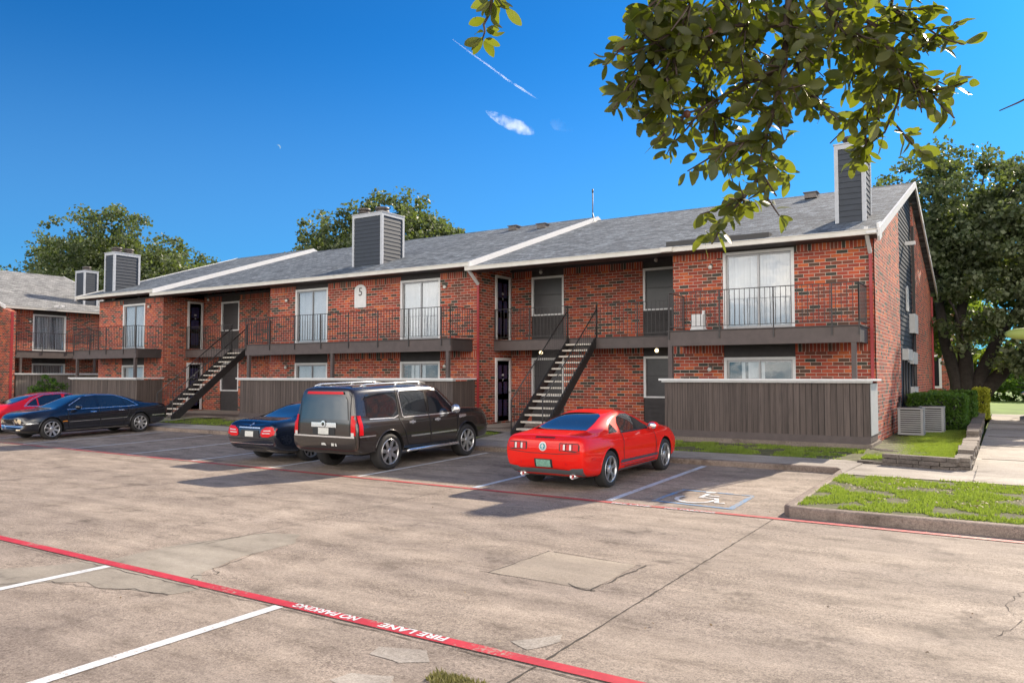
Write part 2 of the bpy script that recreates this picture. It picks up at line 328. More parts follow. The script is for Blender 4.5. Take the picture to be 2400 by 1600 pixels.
# painted lines
def line(name,x0,x1,y0,y1,mat,dz=.006,**k): return sheet(name,[(x0,y0),(x1,y0),(x1,y1),(x0,y1)],mat,zl,dz,**k)
sheet('fire_lane_line',[(-60,4.71),(12,4.67),(12,4.79),(-60,4.83)],'red_paint',zl,.008)
sheet('fire_lane_line',[(-60,11.78),(-2.9,11.17),(12,11.13),(12,11.25),(-2.9,11.29),(-60,11.9)],'red_faded',zl,.008)
for x in (-5.38,-8.02,-10.7,-13.4,-16.1,-18.8,-21.5): line('parking_line',x-.055,x+.055,-1,4.66,'white_paint')
for x in (-10.95,-13.6,-16.3,-19.0,-21.75,-24.4,-27.1,-29.8,-32.5,-35.2): line('parking_line',x-.05,x+.05,11.45,16.0,'white_paint')
for x,y0,y1 in ((-8.1,11.42,16.0),(-5.45,11.42,16.1)): line('parking_line',x-.06,x+.06,y0,y1,'paleblue')
for p in ([(-4.85,11.72),(-3.5,11.62),(-3.5,11.70),(-4.85,11.80)],[(-4.80,12.95),(-3.55,12.9),(-3.55,12.98),(-4.80,13.03)],[(-4.86,11.80),(-4.77,11.80),(-4.72,12.95),(-4.81,12.95)],[(-3.60,11.70),(-3.50,11.70),(-3.52,12.9),(-3.60,12.9)]):
    sheet('parking_bay_outline',p,'blue_paint',zl,.0065)
def stroke(b,pts,w,zf,dz):
    pts=[Vector((p[0],p[1],0)) for p in pts];n=len(pts);L_=[]
    for i,p in enumerate(pts):
        t=(pts[min(i+1,n-1)]-pts[max(i-1,0)]).normalized(); q=Vector((-t.y,t.x,0))*w/2; L_.append((p+q,p-q))
    vs=[];fs=[]
    for a,c in L_: vs+= [(c.x,c.y,zf(c.y)+dz),(a.x,a.y,zf(a.y)+dz)]
    for i in range(n-1): fs.append((2*i,2*i+2,2*i+3,2*i+1))
    b.add(vs,fs)
# wheelchair symbol
b=B(); cx_,cy_=-4.22,12.28
stroke(b,[(cx_-.06+.30*math.cos(a),cy_-.06+.34*math.sin(a)) for a in [R(150+ i*12) for i in range(0,19)]],.075,zl,.009)
stroke(b,[(cx_-.04,cy_+.50),(cx_-.04,cy_+.12),(cx_+.22,cy_+.12),(cx_+.34,cy_-.26),(cx_+.46,cy_-.22)],.08,zl,.009)
stroke(b,[(cx_-.03,cy_+.32),(cx_+.2,cy_+.32)],.06,zl,.0092)
stroke(b,[(cx_-.04+.045*math.cos(R(a)),cy_+.66+.05*math.sin(R(a))) for a in range(0,375,30)],.09,zl,.009)
struct('wheelchair_symbol',b,'white_paint')
def ground_text(txt,x,y,size,width,rot,mat,name):
    cu=bpy.data.curves.new('t','FONT'); cu.body=txt; cu.size=size; cu.align_x='LEFT'; cu.offset=.004
    o=bpy.data.objects.new('t',cu); C.objects.link(o); dg=bpy.context.evaluated_depsgraph_get(); me=bpy.data.meshes.new_from_object(o.evaluated_get(dg)); bpy.data.objects.remove(o)
    w=max(v.co.x for v in me.vertices); 
    for v in me.vertices:
        X=v.co.x*width/w; Y=v.co.y
        v.co=(x+X*math.cos(rot)-Y*math.sin(rot), y+X*math.sin(rot)+Y*math.cos(rot), 0)
        v.co.z=zl(v.co.y)+.0105
    me.materials.clear(); me.materials.append(M[mat]); o=bpy.data.objects.new(name,me); C.objects.link(o); return tag(o,kind='structure')
ground_text('FIRE LANE',-3.62,4.795,.125,.67,math.pi,'white_paint','fire_lane_lettering')
ground_text('NO PARKING',-4.53,4.795,.125,.75,math.pi,'white_paint','fire_lane_lettering')
ground_text('FIRE LANE',-5.30,11.175,.12,.66,R(-.5),'white_paint','fire_lane_lettering')
ground_text('NO PARKING',-4.42,11.168,.12,.78,R(-.5),'white_paint','fire_lane_lettering')
def crack(pts,w=.014,amp=.02,step=.08,dz=.005,name='ground_crack'):
    b=B(); out=[]
    for i in range(len(pts)-1):
        a=Vector((*pts[i],0));c=Vector((*pts[i+1],0));k=max(1,int((c-a).length/step))
        for j in range(k+ (i==len(pts)-2)):
            p=a.lerp(c,j/k); out.append((p.x+rnd.uniform(-amp,amp),p.y+rnd.uniform(-amp,amp)))
    pts3=[Vector((p[0],p[1],0)) for p in out]; vs=[];fs=[]
    for i,p in enumerate(pts3):
        t=(pts3[min(i+1,len(pts3)-1)]-pts3[max(i-1,0)]).normalized(); ww=w*rnd.uniform(.3,1.2)/2; q=Vector((-t.y,t.x,0))*ww
        for r_ in (p-q,p+q): vs.append((r_.x,r_.y,zl(r_.y)+dz))
    for i in range(len(pts3)-1): fs.append((2*i,2*i+2,2*i+3,2*i+1))
    b.add(vs,fs); return struct(name,b,'crack')
crack([(-2.78,1.0),(-2.8,11.2)],.018,.005,name='expansion_joint'); crack([(-8.1,5.9),(-8.2,9.2),(-8.42,11.5)],.011,.008,name='expansion_joint'); crack([(-14.1,-2),(-14.2,11.4)],.011,.006,name='expansion_joint'); crack([(2.6,1),(2.6,11.0)],.012,.006,name='expansion_joint')
crack([(-7.24,7.99),(-7.11,8.5)],.006,.01)
crack([(-4.62,6.6),(-4.5,6.6),(-4.46,7.78)],.016,.012); crack([(-4.4,7.78),(-3.3,7.69)],.016,.008); crack([(-3.26,7.72),(-3.33,6.55)],.022,.018); crack([(-4.5,6.6),(-3.9,6.6)],.007,.01); crack([(-3.62,6.66),(-3.45,6.56),(-3.28,6.57)],.022,.012)
crack([(-7.2,5.9),(-7.0,5.2),(-6.75,5.05),(-6.95,4.9),(-6.55,4.72)],.014,.03); crack([(-8.3,5.5),(-8.05,6.6),(-7.9,6.9)],.012,.02); crack([(-8.2,3.7),(-7.9,4.02),(-7.2,4.15),(-6.95,4.3),(-6.5,4.36)],.013,.02)
crack([(-60,4.66),(4,4.62)],.012,.012,name='expansion_joint'); crack([(.15,9.0),(-.05,8.2),(.05,7.6),(-.15,7.0)],.007,.03)
# kerbs, walks
def kerb(pts,w,h0,h1,mat='kerb',name='kerb'):
    """strip along pts (x,y,zbase,ztop) on its left edge with width w, rounded top"""
    b=B(); n=len(pts); prof=None; vs=[];
    for i,p in enumerate(pts):
        a=Vector(pts[max(i-1,0)][:2]);c=Vector(pts[min(i+1,n-1)][:2]); t=(c-a).normalized(); q=Vector((-t.y,t.x))
        for (o,z) in ((0,p[2]-.1),(0.005,p[3]-.03),(.02,p[3]-.008),(.05,p[3]),(w-.03,p[3]),(w,p[3]-.015),(w,p[2]-.1)):
            vs.append((p[0]+q.x*o,p[1]+q.y*o,z))
    fs=[(i*7+j,(i+1)*7+j,(i+1)*7+j+1,i*7+j+1) for i in range(n-1) for j in range(6)]
    fs+=[tuple(range(7)),tuple((n-1)*7+j for j in range(6,-1,-1))]
    b.add(vs,fs,0,False); return struct(name,b,mat)
kerb([(-60,16.3,.09,.215),(-3.3,16.3,.09,.214),(-2.64,16.22,.09,.214)],.17,0,0)
kerb([(-2.78,16.2,.09,.215),(-2.76,15.0,.07,.2),(-2.76,12.2,.01,.17),(-2.76,11.62,0,.16),(-2.66,11.50,0,.155),(-2.4,11.47,0,.15),(6,11.49,0,.15),(40,11.6,0,.15)],.16,0,0)
def poly3(name,pts,mat,kind='structure'):
    b=B(); b.add(pts,[tuple(range(len(pts)))]); return struct(name,b,mat)
poly3('sidewalk',[(-60,16.45,.21),(-2.9,16.35,.212),(-2.75,16.1,.212),(-2.6,15.4,.212),(-2.5,17.3,.24),(-2.9,17.5,.25),(-60,17.5,.25)],'walk')
poly3('footpath',[(-2.62,15.35,.205),(12,15.2,.205),(12,17.1,.215),(2.4,17.1,.215),(2.4,41,.3),(-.60,41,.3),(-.60,17.15,.215),(-2.6,17.2,.225)],'walk')
crack([(-.5,15.3),(-.5,17.1)],.012,.005,dz=.0,name='expansion_joint').location.z=.207
b=B()
for y in (19.5,23,26.5,30,33.5): b.box(-.5,2.4,y,y+.012,.1,.224+ (y-17)*.0036)
struct('expansion_joint',b,'crack')
# grass bases
poly3('lawn_soil',[(-60,17.5,.246),(-2.9,17.5,.246),(-2.4,17.3,.25),(-2.4,19.4,.33),(-60,19.4,.33)],'soil')
poly3('lawn_soil',[(-2.62,11.6,.145),(40,11.65,.145),(40,15.25,.19),(-2.6,15.36,.195)],'soil')
poly3('lawn_soil',[(-2.6,17.3,.26),(-.72,17.3,.36),(-.78,36,.5),(-2.7,36,.45),(-2.7,19,.36)],'soil')
poly3('building_slab',[(-46,19.3,.40),(-2.72,19.3,.40),(-2.72,38,.40),(-46,38,.40)],'slab')
poly3('lawn_soil',[(-2.6,36,.30),(-.62,36,.30),(-.62,41.0,.30),(60,41,.30),(60,62,.35),(-30,62,.35),(-30,38.5,.4)],'farlawn')
poly3('lawn_soil',[(2.42,17.12,.22),(40,17.12,.22),(40,41,.3),(2.42,41,.3)],'soil')
b=B(); b.box(-46,-2.62,19.3,19.55,.1,.44); b.box(-2.8,-2.62,19.551,20.9,.1,.44); struct('slab_edge',b,'slab')
for nm,x0,x1 in (('entry_walk',-14.3,-7.9),('entry_walk',-31.4,-25.1)):
    poly3(nm,[(x0+1.9,17.45,.258),(x0+4.4,17.45,.258),(x0+4.4,19.0,.36),(x1,19.32,.43),(x1,22.8,.435),(x0,22.8,.435),(x0,19.32,.43),(x0+1.9,19.0,.36)],'walk')
def grass(name,area,zf,n,hmin,hmax,seed,mat='grass',label=None):
    r=np.random.RandomState(seed); x0,x1,y0,y1=area
    x=r.uniform(x0,x1,n);y=r.uniform(y0,y1,n)
    keep=np.array([noise.noise(Vector((a*1.6,c*1.6,seed)))+.25*noise.noise(Vector((a*6,c*6,seed)))>(-.13 if area[1]>0 or area[0]<-5 else -.4) for a,c in zip(x,y)]); x=x[keep];y=y[keep];n=len(x)
    z=np.array([zf(a,c) for a,c in zip(x,y)]); h=r.uniform(hmin,hmax,n); a=r.uniform(0,2*np.pi,n); w=r.uniform(.006,.013,n)
    lx=r.normal(0,.4,n)*h; ly=r.normal(0,.4,n)*h
    v=np.zeros((n,3,3)); v[:,0]=np.stack([x-w*np.cos(a),y-w*np.sin(a),z],1); v[:,1]=np.stack([x+w*np.cos(a),y+w*np.sin(a),z],1); v[:,2]=np.stack([x+lx,y+ly,z+h],1)
    f=np.arange(n*3).reshape(n,3); o=mesh_np(name,v.reshape(-1,3),f,mat)
    return tag(o,label or 'short green lawn grass','grass',kind='stuff')
grass('grass',(-2.6,3.5,11.66,15.3),lambda x,y:.145+(y-11.6)*.0125,52000,.02,.06,3,label='bright green lawn grass on the kerbed island in front of the footpath')
grass('grass',(-2.6,-.85,17.45,25.5),lambda x,y:.285+(x+2.6)*.05+(y-17.3)*.01,60000,.02,.05,4,label='sunlit lawn grass of the side yard beside the air conditioners')
grass('grass',(-40,-12.6,17.55,19.2),lambda x,y:.25+(y-17.5)*.042,30000,.03,.07,5,label='grass strip between sidewalk and the middle and left patio fences')
grass('grass',(-9.9,-2.6,17.5,19.25),lambda x,y:.25+(y-17.5)*.042,26000,.02,.06,6,label='grass strip below the nearest brown patio fence')
grass('weeds',(-3.28,-2.88,3.98,4.22),lambda x,y:0,900,.01,.05,8,'dry',label='dry grassy weeds in the joint by the red line')
# leaf litter on lawns
def litter(name,area,zf,n,seed,size,mat):
    r=np.random.RandomState(seed); x0,x1,y0,y1=area; v=[]
    for i in range(n):
        x=r.uniform(x0,x1);y=r.uniform(y0,y1);z=zf(x,y)+r.uniform(.02,.05);a=r.uniform(0,6.28);s=size*r.uniform(.6,1.3)
        if noise.noise(Vector((x*1.1,y*1.1,9)))<-.05: continue
        for k in range(4): v.append((x+s*math.cos(a+k*1.571)*(1 if k%2 else .45),y+s*math.sin(a+k*1.571)*(1 if k%2 else .45),z+r.uniform(-.01,.015)))
    v=np.array(v); return tag(mesh_np(name,v,np.arange(len(v)).reshape(-1,4),mat),kind='stuff')
M['litter']=leaf_mat('dry_leaves',(.22,.15,.08),(.42,.36,.28),.1,(.3,.2,.1),.7)
tag(litter('leaf_litter',(-2.5,3,12,15.3),lambda x,y:.145+(y-11.6)*.0125,1100,1,.026,'litter'),'dry fallen leaves scattered on the kerbed grass island','leaves')
tag(litter('leaf_litter',(-2.5,-.8,17.4,22),lambda x,y:.3+(y-17.3)*.012,140,2,.028,'litter'),'dry fallen leaves on the side yard lawn','leaves')
# small leaves and pebbles on the concrete
tag(litter('ground_debris',(-9,1.5,4,16),lambda x,y:zl(y)-.022,130,5,.016,'litter'),'tiny dry leaves and pebbles lying on the concrete lot','debris')
# stone retaining wall
def stone_wall(name,label,runs):
    t=thing(name,label,'wall',(runs[0][0],runs[0][1],.2)); b=B()
    for (xa,ya,xb,yb,z0,z1a,z1b,wd) in runs:
        A_=Vector((xa,ya,0));Bv=Vector((xb,yb,0));L_=(Bv-A_).length;d=(Bv-A_)/L_;q=Vector((-d.y,d.x,0)); 
        rows=max(1,int(round((max(z1a,z1b)-z0)/.085)))
        for r_ in range(rows):
            s=rnd.uniform(-.2,0)
            while s<L_:
                ln=rnd.uniform(.26,.5); s0=max(0,s);s1=min(L_,s+ln-.012); s+=ln
                if s1-s0<.05: continue
                zt=z0+(r_+1)*.085; top=z1a+(z1b-z1a)*(s0/L_)
                if zt>top+.05: continue
                o0=rnd.uniform(-.02,.02)+ (.03 if r_==rows-1 else 0); o1=wd+rnd.uniform(-.02,.02)
                p=[A_+d*s0-q*o0,A_+d*s1-q*(o0+rnd.uniform(-.012,.012)),A_+d*s1+q*o1,A_+d*s0+q*o1]
                j=rnd.uniform(-.006,.006)
                vs=[(a.x,a.y,z0+r_*.085+j) for a in p]+[(a.x+rnd.uniform(-.008,.008),a.y+rnd.uniform(-.008,.008),zt-.01+j) for a in p]
                b.add(vs,[(0,3,2,1),(4,5,6,7),(0,1,5,4),(1,2,6,5),(2,3,7,6),(3,0,4,7)])
    b.build('stone_course','stone',t); return t
stone_wall('stone_retaining_wall','low stacked grey stone retaining wall around the side yard lawn by the footpath',[(-2.1,17.35,-.78,17.05,.2,.46,.46,-.22),(-2.6,17.45,-2.1,17.35,.2,.29,.29,-.2),(-.62,17.05,-.62,22.0,.2,.48,.55,.26),(-.62,22.0,-.75,34.0,.24,.62,.7,.26)])
# splash blocks
b=B()
for i in range(3): b.bar((-2.62+.12*i,19.0-.12*i,.37),(-2.3+.14*i,19.2-.2*i,.35),.05,.05)
tag(b.build('splash_block','stone'),'small grey concrete splash blocks lying by the fence corner','splash block')
# ================================================================ BUILDINGS
TR=None
_ob=B.build
def _build(s,name,mats,parent=None,local=False,smooth=None):
    if TR: s.v=[TR(v) for v in s.v]
    return _ob(s,name,mats,parent,local,smooth)
B.build=_build
FL=.44; UP=3.22; YB=20.7; YR=22.8; YF=19.5
def brick_panel(b,x0,x1,y,z0,z1,th=.2,sold=True):
    if sold:
        b.box(x0,x1,y,y+th,z0,z1-.21,0); b.box(x0,x1,y,y+th,z1-.21,z1,1)
    else: b.box(x0,x1,y,y+th,z0,z1,0)
def opening(par,x0,x1,y,z0,z1,kind,name='window',lab=None):
    fr=B(); w=.075
    fr.box(x0,x0+w,y-.035,y+.08,z0,z1); fr.box(x1-w,x1,y-.035,y+.08,z0,z1); fr.box(x0+w,x1-w,y-.035,y+.08,z1-w,z1); fr.box(x0+w,x1-w,y-.035,y+.08,z0,z0+.05)
    o=fr.build(name,'trimw',par)
    if lab:o['label']=lab
    xm=(x0+x1)/2; a=x0+w;c=x1-w
    al=B(); 
    for (u0,u1,yy) in ((a,xm+.025,y+.03),(xm-.025,c,y+.05)):
        al.box(u0,u0+.05,yy,yy+.025,z0+.05,z1-w);al.box(u1-.05,u1,yy,yy+.025,z0+.05,z1-w);al.box(u0+.05,u1-.05,yy,yy+.025,z1-w-.05,z1-w);al.box(u0+.05,u1-.05,yy,yy+.025,z0+.05,z0+.11)
    if kind!='screen': al.build('sash','alu' if kind!='screen' else 'black',o)
    if kind=='screen':
        s=B(); s.box(a,c,y+.03,y+.045,z0+.05,z1-w); s.build('screen','screen',o)
        s=B(); zm=z0+(z1-z0)*.52; s.box(a,c,y+.012,y+.029,zm,zm+.03); s.build('sash','iron',o)
    else:
        g=B(); g.box(a+.05,xm-.025,y+.042,y+.046,z0+.11,z1-w-.05); g.box(xm+.025,c-.05,y+.060,y+.064,z0+.11,z1-w-.05); g.build('pane','glass',o)
        s=B(); x=a+.05
        lim=c-.04 if kind=='blinds' else a+(c-a)*.55
        if kind=='half': x=a+(c-a)*.22
        while x<lim:
            if not(kind=='half' and rnd.random()<.25): 
                q=rnd.uniform(.015,.06); s.prism([(x,y+.085,z0+.06),(x+.078,y+.085+q,z0+.06),(x+.078,y+.085+q,z1-w),(x,y+.085,z1-w)],(0,.003,0))
            x+=.085
        s.build('blinds','blinds',o)
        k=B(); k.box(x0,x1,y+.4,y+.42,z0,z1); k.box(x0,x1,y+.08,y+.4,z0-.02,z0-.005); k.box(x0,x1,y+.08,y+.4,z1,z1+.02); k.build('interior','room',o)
    return o
def side_door(par,x,y0,y1,z0,z1):
    """door on a wall facing +X"""
    b=B(); b.box(x-.05,x+.0,y0+.09,y1-.09,z0+.02,z1-.09)
    for (ya,yb) in ((y0+.2,y0+.42),(y1-.42,y1-.2)):
        for (za,zb_) in ((z0+.2,z0+.75),(z0+.95,z0+1.35),(z0+1.45,z1-.25)): b.box(x,x+.008,ya,yb,za,zb_)
    d=b.build('door','door',par)
    f=B(); f.box(x-.04,x+.05,y0,y0+.09,z0,z1); f.box(x-.04,x+.05,y1-.09,y1,z0,z1); f.box(x-.04,x+.05,y0+.09,y1-.09,z1-.09,z1); f.build('door_frame','trimw',d)
    k=B(); k.sphere((x+.05,y1-.17,z0+1.0),.032,8); k.build('door_knob','capmetal',d)
    k=B(); k.box(x+.009,x+.014,(y0+y1)/2-.06,(y0+y1)/2+.06,z0+1.55,z0+1.62);k.box(x+.009,x+.013,(y0+y1)/2-.02,(y0+y1)/2+.02,z0+1.38,z0+1.46); k.build('number_plate','greybox',d)
    return d
def railing(par,pts,z0,z1,posts=(),tabs=True,sp=.125,name='railing'):
    b=B()
    for (a,c) in zip(pts[:-1],pts[1:]):
        a=Vector(a);c=Vector(c);L_=(c-a).length;d=(c-a)/L_
        b.bar((a.x,a.y,z1),(c.x,c.y,z1),.035,.02); b.bar((a.x,a.y,z0),(c.x,c.y,z0),.025,.015)
        n=int(L_/sp)
        for i in range(n+1):
            p=a+d*(L_*i/n); b.box(p.x-.0065,p.x+.0065,p.y-.0065,p.y+.0065,z0,z1)
        for k in range(int(L_/1.35)+1):
            p=a+d*min(L_,k*1.35+.02); b.bar((p.x,p.y,z0-.32 if tabs else z0-.08),(p.x,p.y,z1),.028,.028)
    return b.build(name,'steelrail',par)
def balcony(par,x0,x1,rx0=None,posts=()):
    b=B(); b.box(x0,x1,YF,YF+.09,2.79,3.17); b.box(x1-.09,x1,YF+.09,YB-.02,2.80,3.165,1); b.box(x0,x0+.09,YF+.09,YB-.02,2.80,3.165,1); b.box(x0+.09,x1-.09,YF+.09,YB-.02,3.08,3.15,1)
    b.box(x0-.02,x1+.03,YF-.03,YB-.005,3.172,3.2,2)
    o=b.build('balcony',['beam','shadebeam','shadebeam'],par)
    railing(o,[(x0+.02,YB-.02,0),(x0+.02,YF-.02,0),(x1-.02,YF-.02,0),(x1-.02,YB-.02,0)],3.29,4.2)
    for x in posts:
        p=B(); p.box(x-.055,x+.055,YF+.01,YF+.12,.44,2.79); p.build('balcony_post','beam',o)
    return o
def patio_fence(x0,x1,label,mat='fence',side='trimw'):
    t=thing('patio_fence',label,'fence',TR((x0,YF,.44)) if TR else (x0,YF,.44),0,'wooden patio fences with white caps')
    b=B(); n=int((x1-x0)/.14); 
    for i in range(n):
        xa=x0+(x1-x0)*i/n; o=rnd.uniform(0,.012); b.box(xa+.003,xa+(x1-x0)/n-.003,YF-.02+o,YF+.005,.46+rnd.uniform(0,.015),1.84)
    b.box(x0,x1,YF+.006,YF+.05,.48,1.84); 
    b.box(x1-.03,x1,YF+.051,YB-.01,.46,1.84); b.box(x0,x0+.03,YF+.051,YB-.01,.46,1.84)
    b.build('boards',mat,t)
    b=B(); b.box(x0-.01,x1+.01,YF-.045,YF-.021,.42,.60); b.build('base_board','beam' if mat=='fence' else 'fence_grey',t)
    b=B(); b.box(x0-.12,x1+.10,YF-.14,YF+.10,1.885,1.935); b.box(x0-.06,x1+.05,YF-.085,YF+.08,1.842,1.884)
    b.box(x1-.12,x1+.10,YF+.101,YB-.005,1.885,1.935); b.box(x0-.12,x0+.10,YF+.101,YB-.005,1.885,1.935); b.build('cap_rail','trimw',t)
    return t
def chimney(par,x0,x1,y0,y1,zb,zt,flues,lap=True):
    b=B(); w=.075
    def laps(axis,sgn,a0,a1,fixed,mi):
        z=zb
        while z<zt-.15:
            z2=min(z+.15,zt-.12)
            if axis=='y': b.prism([(a0,fixed,z),(a0,fixed-.022,z),(a0,fixed-.004,z2),(a0,fixed,z2)],(a1-a0,0,0),mi)
            else: b.prism([(fixed,a0,z),(fixed+.022,a0,z),(fixed+.004,a0,z2),(fixed,a0,z2)],(0,a1-a0,0),mi)
            z=z2
    b.box(x0+.02,x1-.02,y0+.02,y1-.02,zb-.6,zt-.02,0)
    laps('y',-1,x0+w,x1-w,y0+.02,0); laps('x',1,y0+w,y1-w,x1-.02,0)
    o=b.build('chimney','siding',par)
    t=B()
    for (xa,xb) in ((x0-.02,x0+w),(x1-w,x1+.02)):
        for (ya,yb) in ((y0-.02,y0+w),(y1-w,y1+.02)): t.box(xa,xb,ya,yb,zb-.5,zt)
    t.box(x0+w,x1-w,y0-.02,y0+.018,zt-.12,zt); t.box(x1-.018,x1+.02,y0+w,y1-w,zt-.12,zt); t.box(x0-.02,x0+.018,y0+w,y1-w,zt-.12,zt)
    t.box(x0-.04,x1+.04,y0-.04,y1+.04,zt+.001,zt+.03)
    t.build('corner_trim','trimc',o)
    for (fx,fy,r) in flues:
        c=B(); c.lathe([(r*.8,0),(r*.8,.1),(r,.1),(r,.13),(r*.7,.14),(r*.7,.2),(r*1.02,.2),(r*1.02,.27),(r*.5,.3),(.001,.305)],(fx,fy,zt+.02),'z',16)
        c.build('flue_cap','capmetal',o)
    return o
RS=.33; Y0=20.12; Z0=5.56; YRG=29.3
def rz_(y): return Z0+RS*(y-Y0) if y<=YRG else Z0+RS*(YRG-Y0)-RS*(y-YRG)
def roof(par,x0,x1,dz,mat='shingle',gl=True,rake_r=False,rake_l=False,ybk=38.5):
    b=B(); n=1
    for (ya,yb) in ((Y0,YRG),(YRG,ybk)):
        p=[(x0,ya,rz_(ya)+dz),(x0,yb,rz_(yb)+dz),(x0,yb,rz_(yb)+dz-.09),(x0,ya,rz_(ya)+dz-.09)]
        b.prism(p,(x1-x0,0,0))
    # shingle courses: thin steps
    y=Y0
    b.prism([(x0,YRG-.14,rz_(YRG-.14)+dz+.002),(x0,YRG,rz_(YRG)+dz+.025),(x0,YRG+.14,rz_(YRG+.14)+dz+.002)],(x1-x0,0,0))
    o=b.build('roof',mat,par)
    g=B(); g.box(x0+.02,x1-.02,Y0-.10,Y0-.001,Z0+dz-.14,Z0+dz-.015); g.box(x0+.02,x1-.02,Y0-.12,Y0-.10,Z0+dz-.03,Z0+dz-.012); g.build('gutter','gutter',o)
    s=B(); s.box(x0+.05,x1-.05,Y0+.001,YB+.0,Z0+dz-.145,Z0+dz-.10); s.build('soffit','shadebeam',o)
    for side,on in ((x1,rake_r),(x0,rake_l)):
        if not on: continue
        xx=side-.02 if side==x1 else side-.03
        r=B()
        for (ya,yb) in ((Y0-.11,YRG),(YRG,ybk+.05)):
            r.prism([(xx,ya,rz_(ya)+dz+.04),(xx,yb,rz_(yb)+dz+.04),(xx,yb,rz_(yb)+dz-.17),(xx,ya,rz_(ya)+dz-.17)],(.05,0,0))
        r.build('rake_board','trimw',o)
    return o
def wall_light(x,y,z,label,lit=False,style='soffit',group='small round wall lights'):
    p=TR((x,y,z)) if TR else (x,y,z)
    t=thing('wall_light',label,'lamp',p,0,group); b=B()
    if style=='soffit': b.lathe([(.055,.1),(.05,.075),(.03,.06)],(x,y,z),'z',12); b.build('lamp_base','lampbase',t); g=B(); g.sphere((x,y,z),.062,8)
    else: b.lathe([(.05,0),(.05,-.02),(.025,-.05)],(x,y,z+.04),'y',12); b.bar((x,y-.01,z+.04),(x,y-.1,z+.04),.03); b.build('lamp_base','lampbase',t); g=B(); g.sphere((x,y-.1,z-.02),.06,8)
    g.build('lamp_globe','bulb' if lit else 'globe',t); return t
def downspout(par,x,y,ztop,zbot=.45,mat='redpipe'):
    b=B(); b.box(x-.035,x+.035,y-.05,y,zbot,ztop); o=b.build('downspout',mat,par)
    b=B(); b.bar((x,Y0-.05,ztop+.42),(x,y-.03,ztop-.02),.08,.07); b.bar((x,Y0-.05,ztop+.40),(x,Y0-.05,ztop+.52),.08,.07); b.build('downspout_elbow','trimw',o)
def bay(par,x0,x1,wins,dz=0,side_r=True,lower='blinds',left_side=True):
    """projecting bay with balcony openings wins=[(x0,x1,lowerkind)]"""
    zt=5.41+dz; edges=[x0]+[e for w in wins for e in w[:2]]+[x1]
    for i in range(0,len(edges),2):
        b=B(); brick_panel(b,edges[i],edges[i+1],YB,2.83,zt); brick_panel(b,edges[i],edges[i+1],YB,.3,2.83)
        b.build('brick_wall',['brick','soldier'],par)
    if side_r: b=B(); b.box(x1-.2,x1,YB+.2,YR,.3,zt+.05,0); b.build('side_wall','brick',par)
    if left_side: b=B(); b.box(x0,x0+.2,YB+.2,YR,.3,zt+.05,0); b.build('side_wall','brick',par)
    for w in wins:
        p=B(); p.box(w[0],w[1],YB+.02,YB+.1,5.33,5.46+dz+.02); p.build('header_panel','panel',par)
        p=B(); p.box(w[0],w[1],YB+.02,YB+.1,2.50,3.20)
        p.box(w[0],w[1],YB+.0,YB+.02,2.64,2.655); p.box(w[0],w[1],YB+.0,YB+.02,2.76,2.775); p.build('header_panel','panel',par)
    p=B(); p.box(x0,x1,YB-.01,YB+.2,zt,zt+.06); p.build('frieze_board','panel',par)
    for w in wins:
        opening(par,w[0],w[1],YB+.03,3.23,5.33,'blinds'); opening(par,w[0],w[1],YB+.03,.45,2.50,w[2])
